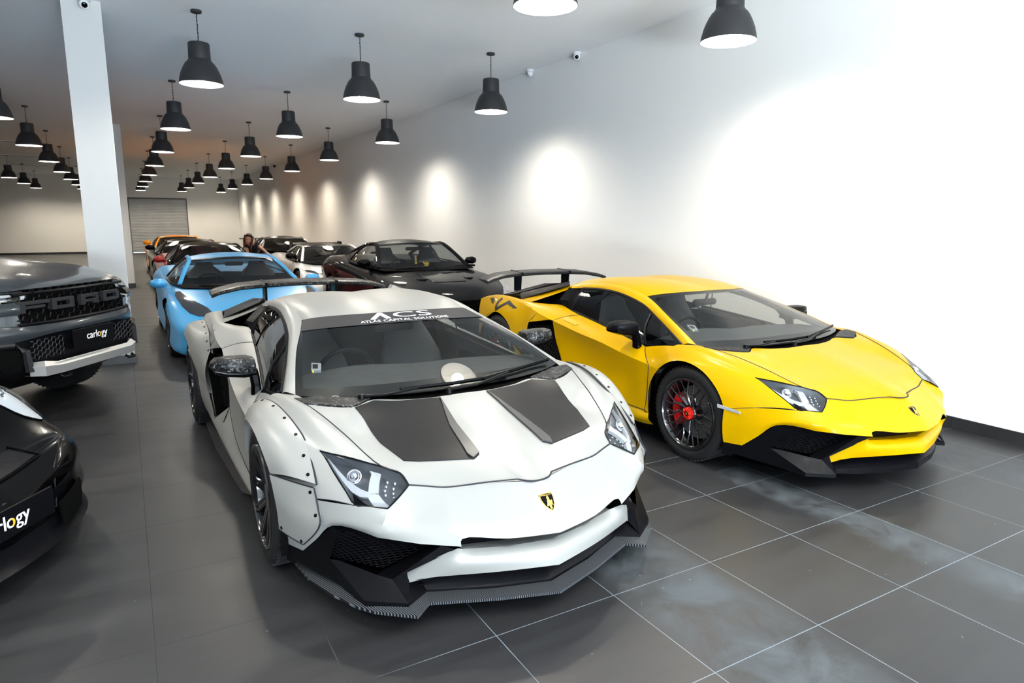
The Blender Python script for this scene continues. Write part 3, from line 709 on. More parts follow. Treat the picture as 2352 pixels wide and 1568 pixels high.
    for sg in (1, -1):
        q = MB().grid(P_du.g-np.array([.035, 0, .02])); q.grid(P_dl.g-np.array([.035, 0, .0]))
        if sg < 0: q.flipx()
        q.build('door_card', M_cabin, root)
    # bonnet-corner inserts, wiper well
    for sg in (1, -1):
        q = MB(); top_ = [(.47,-.115,.786),(.588,-.200,.779),(.783,-.086,.794),(.812,.02,.797),(.70,.0,.795)]
        q.prism([(x, y, z-.02) for x, y, z in top_], top_)
        if sg < 0: q.flipx()
        q.build('cowl_insert', forged() if kit else M_satblk, root, smooth=0, bevel=.003)
    cw = MB(); cw.grid(Patch([[(-.50,-.115,.772),(-.2,-.19,.755),(0,-.192,.756),(.2,-.19,.755),(.50,-.115,.772)],[(-.80,.09,.765),(-.3,-.0,.745),(0,-.02,.745),(.3,.0,.745),(.80,.09,.765)]], 5).g); cw.build('wiper_well', M_dark, root)
    # wipers: arm pivots near the left corner and the centre
    for nm, pts, blade in (('a', [(-.511,-.105,.795),(-.40,-.125,.792),(-.20,-.10,.800)], [(-.30,-.085,.800),(-.02,-.09,.797),(.20,-.078,.800)]),
                           ('b', [(-.06,-.160,.785),(.10,-.150,.788),(.36,-.05,.812)], [(.18,-.085,.800),(.45,-.015,.815),(.713,.075,.826)])):
        q = MB(); q.tube(pts, [.014,.011,.007], 6, flat=.6); q.lathe([(.001,.012),(.018,.01),(.02,-.02)], 12, c=pts[0]); wo = q.build('windshield_wiper', M_satblk, root)
        q = MB(); q.tube(blade, .008, 6, flat=1.4); q.build('wiper_blade', M_black, wo)
    # ---- headlights
    HL = [[(.811,-.451,.671),(.604,-.647,.626),(.543,-.712,.605),(.530,-.771,.571)],
          [(.808,-.458,.667),(.712,-.648,.610),(.655,-.745,.575),(.585,-.805,.545)],
          [(.805,-.466,.662),(.778,-.610,.590),(.752,-.737,.516),(.642,-.823,.512)]]
    P_hl = Patch(HL, 6, nv=8, ub=(1,2))
    for sg in (1, -1):
        def HF(u, v, o): p = P_hl.off(u, v, o, (.3,-.6,.7)); return (sg*p[0], p[1], p[2])
        q = MB().grid(P_hl.g)
        if sg < 0: q.flipx()
        ho = q.build('headlight', M_lens, root, smooth=40)
        q = MB(); D = -.045
        gg = np.array([[HF(u, v, D if .04 < v < .96 and .05 < u < .97 else -.003) for u in np.linspace(0, 1, 15)] for v in np.linspace(0, 1, 11)]); q.grid(gg)
        q.build('headlight_bowl', mat('headlight_inside', (.06,.065,.075), .3, metal=.3), ho, smooth=30)
        q = MB()
        for poly in ([(.05,.80),(.333,.80),(.52,.72),(.64,.62),(.69,.70),(.60,.84),(.50,.92),(.333,.97),(.05,.93)],
                     [(.30,.12),(.42,.10),(.72,.58),(.62,.68)], [(.60,.66),(.74,.60),(.97,.84),(.97,.97),(.86,.97)]):
            overlay(q, HF, poly, .12, -.04, -.022)
        q.build('light_bars', M_ltgrey, ho, smooth=25)
        q = MB(); c0 = Vector(HF(.30, .50, -.030)); nn = Vector(P_hl.nrm(.3, .5, (.3,-.6,.7))); nn = Vector((sg*nn.x, nn.y, nn.z)).lerp(Vector((sg*.25,-1,.25)), .5).normalized()
        M4 = Matrix.Translation(c0) @ nn.to_track_quat('Z', 'Y').to_matrix().to_4x4()
        q.lathe([(.001,.022),(.012,.019),(.020,.010),(.023,.0)], 24); q.lathe([(.024,.0),(.027,.008),(.031,.006),(.032,-.01)], 28); q.xf(M4)
        q.build('projector_lens', M_chrome, ho)
        q = MB()
        for u, v in ((.60,.20),(.66,.31),(.73,.42),(.80,.53),(.72,.14),(.79,.26),(.86,.38),(.92,.50)):
            c0 = Vector(HF(u, v, -.034)); e = MB(); e.lathe([(.001,.008),(.005,.006),(.0065,0)], 10); e.xf(Matrix.Translation(c0) @ nn.to_track_quat('Z', 'Y').to_matrix().to_4x4()); q.add(e.v, e.f)
        q.build('led_lenses', M_chrome, ho)
        q = MB(); e = [HF(u, 0, .0) for u in np.linspace(0,1,13)]+[HF(1, v, .0) for v in np.linspace(.1,1,7)]+[HF(u, 1, .0) for u in np.linspace(.95,.04,12)]
        q.tube(e, .0038, 5, close=True); q.build('headlight_trim', M_satblk, ho)
        # black triangle under the lamp
        q = MB(); overlay(q, HF, [(.55,.90),(.667,.86),(.80,.97),(.86,1.0),(.667,1.0)], .1, -.01, .002); q.build('lamp_cover', M_black, ho)
    # ---- front fascia (black), painted beam, duct meshes, splitter
    fa = MB()
    for sg in (1, -1):
        s = MB()
        # outer cheek
        s.poly([(.820,-.646,.408),(.907,-.463,.236),(.930,-.40,.17),(.80,-.66,.135),(.833,-.625,.252),(.812,-.705,.405)])
        s.poly([(.907,-.463,.236),(.955,-.352,.235),(.955,-.34,.15),(.930,-.40,.15)])
        # duct floor and blade
        s.poly([(.833,-.625,.252),(.753,-.827,.143),(.690,-.800,.225),(.800,-.655,.250)])
        s.poly([(.753,-.827,.143),(.605,-.930,.139),(.640,-.850,.215),(.690,-.800,.225)])
        s.poly([(.640,-.850,.215),(.605,-.930,.139),(.576,-.872,.193),(.579,-.857,.236),(.430,-1.005,.362),(.470,-.965,.372)])
        s.poly([(.640,-.850,.215),(.470,-.965,.372),(.455,-.90,.365),(.64,-.77,.225),(.690,-.800,.225)])
        s.poly([(.833,-.625,.252),(.80,-.66,.135),(.753,-.827,.120),(.753,-.827,.143)]); s.poly([(.753,-.827,.143),(.753,-.827,.120),(.605,-.930,.118),(.605,-.930,.139)])
        # recess walls behind the mesh
        s.poly([(.80,-.60,.42),(.45,-.88,.40),(.45,-.78,.20),(.80,-.55,.20)])
        if sg < 0: s.flipx()
        fa.add(s.v, s.f)
    # under the beam
    A = [(.605,-.930,.139),(.500,-.868,.138),(.44,-.895,.137),(.25,-.975,.136),(0,-1.050,.135)] if kit else [(.605,-.930,.139),(.545,-.885,.150),(.44,-.955,.158),(.25,-1.03,.160),(0,-1.085,.160)]
    Bm = [(.576,-.866,.195),(.540,-.870,.200),(.44,-.915,.225),(.25,-.98,.222),(0,-1.03,.222)]
    Bt = [(.576,-.866,.197),(.540,-.905,.214),(.44,-.955,.228),(.25,-1.035,.232),(0,-1.105,.229)]
    for sg in (1, -1):
        s = MB(); s.grid(np.array([A, [(x*.98, y+.10, z+.02) for x, y, z in Bm]])); s.grid(np.array([[(x*.98, y+.10, z+.02) for x, y, z in Bm], Bt]))
        lowA = [(x, y, .12) for x, y, z in A]; s.grid(np.array([A, lowA])); s.grid(np.array([lowA, [(x*.9, -.5, .12) for x, y, z in A]]))
        s.poly([(.605,-.930,.12),(.80,-.66,.12),(.90,-.35,.12),(.5,-.35,.12),(.5,-.5,.12)])
        s.poly([(-.0,-1.03,.372),(.40,-.94,.37),(.40,-.90,.30),(0,-.98,.30)])
        if sg < 0: s.flipx()
        fa.add(s.v, s.f)
    fa.build('front_fascia', M_satblk, root, smooth=18, merge=.001)
    # painted beam
    bm_ = MB(); T1 = [(0,-1.045,.318),(.20,-1.01,.322),(.380,-.965,.334),(.425,-1.003,.362),(.579,-.857,.236)]
    T2 = [(0,-1.095,.29),(.21,-1.05,.292),(.40,-.995,.298),(.47,-.965,.300),(.580,-.862,.222)]
    T3 = [(0,-1.112,.230),(.25,-1.040,.233),(.44,-.960,.229),(.505,-.925,.222),(.576,-.870,.193)]
    bm_.grid(Patch([T1, T2, T3], 4, nv=5).g); bm_.mir(); bm_.grid(np.array([[(x, y, z) for x, y, z in [(-.380,-.965,.334),(-.2,-1.01,.322),(0,-1.045,.318),(.2,-1.01,.322),(.380,-.965,.334)]], [(-.385,-.90,.33),(-.2,-.93,.32),(0,-.97,.316),(.2,-.93,.32),(.385,-.90,.33)]]))
    bm_.build('bumper_beam', paint, root, smooth=35)
    # duct honeycomb
    for sg in (1, -1):
        q = MB(); a, b, c, d = np.array([(.812,-.690,.398),(.818,-.640,.262),(.655,-.785,.232),(.455,-.945,.378)])
        def MF(u, v): p = (a*(1-u)+d*u)*(1-v)+(b*(1-u)+c*u)*v; return (sg*p[0], p[1]+.012, p[2])
        hexmesh(q, MF, [(0,0),(1,0),(1,.02),(1,1),(0,1)], .135, .0022, .62)
        q.build('duct_mesh', M_satblk, root, merge=0)
    # splitter
    if kit:
        o1 = [(0,-1.128,.118),(.25,-1.045,.118),(.515,-.930,.116),(.590,-.992,.114),(.727,-.876,.114),(.782,-.797,.114),(.846,-.650,.114),(.896,-.505,.118),(.919,-.340,.124),(.937,-.215,.13)]
        i1 = [(0,-1.055,.128),(.25,-.98,.128),(.50,-.865,.128),(.60,-.915,.128),(.70,-.84,.128),(.745,-.77,.128),(.80,-.64,.128),(.85,-.50,.13),(.880,-.34,.134),(.925,-.215,.135)]
        s = MB(); s.grid(np.array([i1, o1])); s.grid(np.array([o1, [(x, y, z-.012) for x, y, z in o1]])); s.grid(np.array([[(x, y, z-.012) for x, y, z in o1], [(x, y, z-.012) for x, y, z in i1]]))
        s.mir(); s.build('front_splitter', carbon('carbon_lip', (.010,.011,.012), (.12,.13,.145), 850), root, smooth=0)
    # ---- mirrors
    for sg in (1, -1):
        q = MB(); loft(q, [sect((x, y, z), 0, hy, hz, 0, 16, 4.5) for x, y, z, hy, hz in ((.880,.675,.838,.045,.030),(.888,.668,.848,.066,.046),(.925,.660,.861,.078,.046),(1.02,.655,.868,.078,.042),(1.085,.660,.874,.062,.034),(1.108,.668,.868,.040,.020),(1.119,.672,.863,.015,.006))])
        if sg < 0: q.flipx()
        mo = q.build('side_mirror', forged() if kit else M_satblk, root, smooth=40)
        q = MB(); loft(q, [sect(c, hx, hy, 0, 2, 10, 3) for c, hx, hy in (((.893,.60,.682),.030,.045),((.890,.615,.74),.026,.036),((.893,.63,.79),.027,.038),((.905,.65,.83),.034,.05))])
        loft(q, [sect((x, y, z), 0, .070, .020, 0, 12, 4) for x, y, z in ((.885,.665,.812),(.95,.66,.812),(1.04,.66,.826),(1.095,.668,.846))])
        if sg < 0: q.flipx()
        q.build('mirror_stalk', M_black, mo, smooth=40)
        q = MB(); q.prism([(.905,.728,.825),(1.08,.722,.835),(1.09,.722,.885),(.91,.728,.89)], [(.905,.731,.825),(1.08,.725,.835),(1.09,.725,.885),(.91,.731,.89)])
        if sg < 0: q.flipx()
        q.build('mirror_glass', M_chrome, mo, smooth=0)
    # ---- rear wing
    q = MB(); st = [(-.815,3.215,1.005),(-.74,3.235,1.030),(-.56,3.27,1.062),(-.33,3.29,1.074),(0,3.30,1.078),(.33,3.29,1.074),(.56,3.27,1.062),(.74,3.235,1.030),(.815,3.215,1.005)]
    rings = []
    for x, y, z in st:
        c = .27-.05*abs(x); rings.append([(x, y+c*a, z+b+.0) for a, b in ((0,-.024),(.0,-.002),(.05,.004),(.25,.012),(.6,.014),(1.0,.018),(1.0,.006),(.6,-.012),(.25,-.024),(.08,-.034))])
    loft(q, rings); wo = q.build('rear_wing', forged() if kit else M_matblk, root, smooth=40)
    for sg in (1, -1):
        q = MB(); q.prism([(sg*.322,3.33,.86),(sg*.322,3.47,.86),(sg*.322,3.47,1.075),(sg*.322,3.31,1.070)], [(sg*.340,3.33,.86),(sg*.340,3.47,.86),(sg*.340,3.47,1.075),(sg*.340,3.31,1.070)])
        q.prism([(sg*.318,3.28,1.084),(sg*.318,3.55,1.100),(sg*.318,3.55,1.05),(sg*.318,3.28,1.045)], [(sg*.344,3.28,1.084),(sg*.344,3.55,1.100),(sg*.344,3.55,1.05),(sg*.344,3.28,1.045)])
        q.build('wing_post', M_satblk, wo, smooth=0, bevel=.003)
    # ---- emblem on the nose
    c0 = Vector(sf.ahead(0.0, .478)); up = (Vector(sf.ahead(0, .505))-Vector(sf.ahead(0, .455))).normalized(); nr = Vector((1,0,0)).cross(up)
    if nr.y > 0: nr = -nr
    crest_badge(lambda a, b, o: tuple(c0+Vector((a, abs(a)*.32, 0))+up*b+nr*(o+.0015)), root, .066, .082)
    # ---- wheels and arches
    xo = 1.0 if kit else .952; xr = 1.075 if kit else .985
    for sg in (-1, 1):
        wheel(root, xo, 0, .335, .255, 'deep' if kit else 'star', sg)
        wheel(root, xr, 2.70, .352, .355, 'deep' if kit else 'star', sg)
        for cy, cz, R, w0, w1 in ((0, .335, .385, .66, xo-.04 if not kit else .98), (2.70, .345, .402, .60, .985)):
            q = MB()
            prof = [(cy-R*math.cos(math.radians(d)), cz+R*math.sin(math.radians(d))) for d in range(-25, 206, 15)]
            q.grid(np.array([[(w1, y, z) for y, z in prof], [(w0, y, z) for y, z in prof]])); q.poly([(w0, y, z) for y, z in prof])
            if sg < 0: q.flipx()
            q.build('wheel_well', M_dark, root, smooth=30)
        # side intake behind the door
        q = MB(); op = [(.926,1.755,.765),(.974,2.078,.712),(.990,2.105,.565),(.986,1.96,.40),(.982,1.86,.255),(.976,1.56,.285),(.924,1.575,.395),(.910,1.70,.60)]
        inn = [(x-.17, y+.10, z) for x, y, z in op]; q.grid(np.array([op+[op[0]], inn+[inn[0]]])); q.poly(inn)
        if sg < 0: q.flipx()
        io = q.build('side_intake', M_dark, root, smooth=20)
        q = MB(); a, b, c, d = [np.array(p) for p in ((.88,1.80,.72),(.93,2.06,.68),(.93,1.90,.32),(.88,1.62,.34))]
        def MF2(u, v): p = (a*(1-u)+b*u)*(1-v)+(d*(1-u)+c*u)*v; return (sg*p[0], p[1], p[2])
        hexmesh(q, MF2, [(0,0),(1,0),(1,1),(0,1)], .10, .002, 1.0); q.build('intake_mesh', M_satblk, io, merge=0)
        # side marker
        if not kit:
            q = MB(); pts = [(.9745,-.300,.485),(.952,-.470,.470),(.950,-.474,.452),(.9745,-.302,.460)]
            q.prism(pts, [(x+.004, y, z) for x, y, z in pts])
            if sg < 0: q.flipx()
            q.build('side_marker', M_ltgrey, root, smooth=0, bevel=.002)
    # ---- hull and cabin
    q = MB(); q.box((-.60,-.85,.125), (.60,3.1,.16)); q.box((-.93,.42,.13), (.93,2.2,.165)); q.box((-.60,-.62,.16), (.60,.0,.50)); q.box((-.60,2.2,.16), (.60,3.1,.82))
    q.box((-.90,.45,.16), (-.84,1.6,.62)); q.box((.84,.45,.16), (.90,1.6,.62)); q.box((-.68,1.75,.16), (.68,1.80,.80)); q.box((-.56,1.75,.80), (.56,1.80,1.0)); q.box((-.80,.0,.16), (.80,.04,.70))
    q.build('underbody', M_dark, root, smooth=0, merge=0)
    q = MB(); q.grid(Patch([[(-.74,.06,.775),(-.3,-.03,.765),(0,-.05,.765),(.3,-.03,.765),(.74,.06,.775)],[(-.78,.32,.790),(-.36,.30,.815),(0,.30,.800),(.36,.30,.80),(.78,.32,.79)],[(-.80,.56,.745),(-.36,.55,.80),(0,.55,.775),(.36,.55,.775),(.80,.56,.745)],[(-.80,.62,.5),(-.36,.62,.5),(0,.62,.5),(.36,.62,.5),(.80,.62,.5)]], 5).g)
    q.build('dashboard', M_cabin, root)
    q = MB(); q.box((-.13,.6,.2), (.13,1.6,.52)); q.build('centre_console', M_cabin, root, smooth=0, bevel=.02)
    q = MB(); a = np.linspace(0, 2*PI, 25)[:-1]; q.tube([(-.37+.17*math.cos(t), .66-.05*math.sin(t), .74+.16*math.sin(t)) for t in a], .015, 8, close=True)
    q.tube([(-.53,.66,.74),(-.37,.63,.73),(-.21,.66,.74)], .018, 6); q.tube([(-.37,.62,.72),(-.37,.69,.60)], .02, 6); q.build('steering_wheel', M_satblk, root)
    for sg in (1, -1):
        q = MB(); loft(q, [sect((sg*.37, y, z), hx, 0, hz, 1, 14, 3.2) for y, z, hx, hz in ((.92,.33,.22,.05),(1.0,.34,.25,.09),(1.35,.36,.24,.09),(1.42,.40,.2,.10))])
        loft(q, [sect((sg*.37, y, z), hx, hy, 0, 2, 14, 3.2) for y, z, hx, hy in ((1.36,.38,.22,.05),(1.40,.50,.25,.06),(1.46,.66,.24,.06),(1.52,.78,.19,.055),(1.56,.88,.14,.05),(1.58,.95,.12,.04),(1.585,.975,.08,.02))])
        q.build('seat', M_seat, root, smooth=40)
    q = MB(); loft(q, [sect((x, .80, z), 0, .012, hz, 0, 12, 3) for x, z, hz in ((-.13,.985,.015),(-.115,.985,.028),(.115,.985,.028),(.13,.985,.015))]); q.tube([(0,.79,.99),(0,.76,1.075)], .012, 6); q.build('rear_view_mirror', M_satblk, root)
    # in-vehicle unit behind the glass
    q = MB(); f = lambda a, b, o: P_ws.off(.125+a, .33+b, o, (0,-.4,1)); overlay(q, f, [(-.022,-.035),(.022,-.035),(.026,.05),(-.018,.06)], .05, -.03, -.014)
    uo = q.build('reader_unit', mat('unit_grey', (.25,.26,.28), .5), root, smooth=0)
    q = MB(); overlay(q, f, [(-.012,-.01),(.012,-.01),(.014,.03),(-.010,.035)], .05, -.014, -.010); q.build('unit_screen', M_satblk, uo, smooth=0)
    q = MB(); overlay(q, f, [(-.016,-.055),(-.008,-.055),(-.008,-.035),(-.016,-.035)], .05, -.02, -.012); q.build('unit_tag', mat('unit_yellow', (.8,.7,.02), .5), uo, smooth=0)
    # ---- what only one of the two cars has
    if not kit:
        q = MB(); e = [P_ws.off(.07+.014*math.cos(t), .90+.030*math.sin(t), .001, (0,-.4,1)) for t in np.linspace(0, 2*PI, 17)[:-1]]; q.tube(e, .0018, 4, close=True); q.build('windshield_sticker', M_satblk, root)
    if kit:
        for sg in (1, -1):
            # carbon bonnet inlays
            fh = lambda a, b, o: (lambda p: (p[0], p[1], p[2]+o))(hs.down(sg*a, b, 0))
            ins = [(.165,-.205),(.34,-.172),(.46,-.135),(.585,-.205),(.60,-.225),(.585,-.46),(.535,-.612),(.33,-.655),(.262,-.625),(.205,-.43)]
            ins = [(.135,-.212),(.34,-.178),(.46,-.140),(.575,-.205),(.560,-.30),(.545,-.47),(.500,-.640),(.445,-.665),(.205,-.735),(.170,-.715),(.16,-.46)]
            q = MB(); overlay(q, fh, ins, .06, -.002, .0045); q.build('bonnet_inlay', carbon(), root, smooth=30)
            q = MB(); rid = [(.135,-.212),(.158,-.46),(.168,-.71),(.210,-.735),(.222,-.70),(.196,-.46)]; overlay(q, fh, rid, .06, .0, .012); q.build('inlay_edge', mat('carbon_edge', (.03,.03,.031), .35), root, smooth=30)
            # bolt-on front arch
            inn = [(.945,.395,.655),(.930,.235,.748),(.902,.06,.775),(.880,-.10,.764),(.858,-.25,.727),(.846,-.36,.688),(.848,-.47,.625),(.855,-.56,.560)]
            lip = [(1.000,.345,.440),(1.018,.235,.630),(1.028,.09,.702),(1.030,-.04,.715),(1.026,-.14,.698),(1.018,-.23,.655),(1.008,-.30,.600),(1.000,-.325,.560)]
            md = [lerp(a, b, .5, (.022,-.004,.022)) for a, b in zip(inn, lip)]
            P1 = Patch([[(x+.008, y-.004, z+.010) for x, y, z in inn], md, lip], 5); q = MB().grid(P1.g)
            q.grid(np.array([[tuple(p) for p in P1.g[0]], [tuple(p-np.array([.008,-.006,.022])) for p in P1.g[0]]])); q.grid(np.array([[tuple(p) for p in P1.g[-1]], [tuple(p+np.array([-.05,.0,-.012])) for p in P1.g[-1]]]))
            if sg < 0: q.flipx()
            fo = q.build('front_arch_extension', paint, root, smooth=40)
            t1 = [(1.000,-.325,.560),(.93,-.455,.556),(.868,-.560,.553)]; t2 = [(.998,-.352,.50),(.93,-.50,.49),(.872,-.62,.475)]; t25 = [(.990,-.368,.42),(.94,-.52,.42),(.876,-.655,.432)]; t3 = [(.985,-.375,.318),(.955,-.455,.308),(.920,-.535,.300)]
            t1 = [(x+.004, y-.004, z) for x, y, z in t1]
            P2 = Patch([t1, t2, t25, t3], 5); q = MB().grid(P2.g)
            q.grid(np.array([[tuple(p) for p in P2.g[:, -1]], [tuple(p+np.array([-.012,.018,0])) for p in P2.g[:, -1]]])); q.grid(np.array([[tuple(p) for p in P2.g[:, 0]], [tuple(p+np.array([-.04,.02,0])) for p in P2.g[:, 0]]]))
            if sg < 0: q.flipx()
            q.build('front_arch_blade', paint, root, smooth=40)
            q = MB(); q.tube([tuple(p+np.array([-.006,.004,-.006])) for p in P1.g[0]], .005, 5); q.tube([tuple(p+np.array([-.003,-.0,0])) for p in P2.g[:, -1]], .004, 5); q.tube([tuple(p+np.array([0,0,.002])) for p in P2.g[0]], .003, 5); q.tube([tuple(p) for p in P2.g[-1]], .003, 5)
            # rear arch extension
            ri = [(.975,2.055,.700),(.968,2.12,.765),(.955,2.26,.812),(.946,2.45,.838),(.940,2.68,.846),(.934,2.92,.826),(.925,3.12,.760)]
            rl = [(1.010,2.01,.40),(1.050,2.325,.50),(1.080,2.42,.62),(1.092,2.56,.715),(1.095,2.70,.740),(1.085,2.86,.718),(1.04,3.10,.52)]
            rm = [lerp(a, b, .55, (.026,0,.030)) for a, b in zip(ri, rl)]
            P3 = Patch([ri, rm, rl], 5); e = MB().grid(P3.g); e.grid(np.array([[tuple(p) for p in P3.g[0]], [tuple(p-np.array([.02,0,.02])) for p in P3.g[0]]])); e.grid(np.array([[tuple(p) for p in P3.g[-1]], [tuple(p+np.array([-.07,.0,-.012])) for p in P3.g[-1]]]))
            P4 = Patch([[(1.010,2.01,.40),(1.050,2.325,.50)],[(1.0,1.90,.30),(1.04,2.30,.33)],[(1.0,1.80,.215),(1.01,2.33,.20)]], 5); e.grid(P4.g)
            if sg < 0: e.flipx()
            e.build('rear_arch_extension', paint, root, smooth=40, merge=.002)
            if sg < 0: q.flipx()
            q.build('arch_gap', M_seam, root, merge=0)
            q = MB().tube([tuple(p+np.array([-.004,0,-.004])) for p in P3.g[0]], .005, 5)
            if sg < 0: q.flipx()
            q.build('arch_gap', M_seam, root, merge=0)
            def bolt(p, n):
                p = Vector(p); n = Vector(n).normalized(); e = MB().lathe([(.001,.0012),(.004,.0012),(.0045,.0),(.005,.002),(.0075,.002),(.008,-.002)], 10); e.xf(Matrix.Translation(p+n*.001) @ n.to_track_quat('Z', 'Y').to_matrix().to_4x4())
                if sg < 0: e.flipx()
                e.build('arch_bolt', M_satblk, fo, merge=0)
            for u in (.04,.14,.22,.36,.50,.66,.82,.95): bolt(P1.at(u, .10), P1.nrm(u, .10, (1,-.5,1)))
            for v, u in ((.08,.90),(.48,.93),(.97,.88),(.95,.12)): bolt(P2.at(u, v), P2.nrm(u, v, (1,-1,0)))
            for u in (.06,.2,.34,.48,.62,.76): bolt(P3.at(u, .08), P3.nrm(u, .08, (1,0,1)))
            # side skirt blade
            q = MB(); q.prism([(.95,.42,.15),(1.00,.60,.12),(1.035,1.5,.11),(1.03,2.15,.12),(.95,2.2,.15)], [(.95,.42,.165),(1.005,.60,.135),(1.04,1.5,.125),(1.035,2.15,.135),(.95,2.2,.165)])
            if sg < 0: q.flipx()
            q.build('side_skirt', M_satblk, root, smooth=0)
        # banner and lettering at the top of the glass
        q = MB(); bf = lambda a, b, o: P_ws.off(a, b, o, (0,-.4,1)); overlay(q, bf, [(.022,.80),(.25,.815),(.5,.82),(.75,.815),(.978,.80),(.985,.995),(.5,.995),(.015,.995)], .025, .0012, .0026); bo = q.build('banner', M_banner, root)
        sft = lambda x, y, o: P_ws.off(.5+x/1.16, .893+y/.54, o, (0,-.4,1))
        q = MB()
        V, F = text_mesh('ATLAS CAPITAL SOLUTIONS', .026, spacing=1.06)
        for dx in (0, .0011): q.add([sft(x*1.13+dx, y-.034, .008) for x, y, z in V], F)
        V, F = text_mesh('CS', .066, spacing=1.05, align='LEFT'); cs_ = .178/max(v[0] for v in V)
        for dx in (0, .003): q.add([sft(x*cs_-.052+dx, y-.004, .008) for x, y, z in V], F)
        overlay(q, lambda x, y, o: sft(x, y, o), [(-.146,-.004),(-.125,-.004),(-.098,.030),(-.080,-.004),(-.060,-.004),(-.088,.045),(-.106,.045)], .02, .002, .008)
        for dx in (-.0015, .0015): pass
        q.build('banner_lettering', M_text, bo, smooth=0, merge=0)
    else:
        for sg in (1, -1):
            fr_ = lambda a, b, o: sf.side(a, b, o, sg)
            q = MB()
            dm_ = lambda P: [(2.717-(px-230)*.00273, min(.876, .746+(370-py)*.00153+(px-230)*.00028)) for px, py in P]
            overlay(q, fr_, dm_([(212,268),(232,272),(238,290),(230,318),(231,345),(290,300),(366,350),(345,352),(291,324),(226,372),(210,335),(214,300),(222,284)]), .05, .0005, .0022)
            overlay(q, fr_, dm_([(126,285),(160,282),(180,300),(182,325),(160,312)]), .05, .0005, .0022)
            q.build('side_decal', M_matblk, root, smooth=0, merge=0)
    return root
supercar('supercar', (1.4631, 3.2539), .0050, M_white, True, 'white wide-bodied supercar with carbon bonnet inlays and a lettered windscreen banner')
supercar('supercar', (4.2465, 3.2738), -.00246, M_yellow, False, 'glossy yellow supercar with black mirrors and red brake calipers by the right wall')
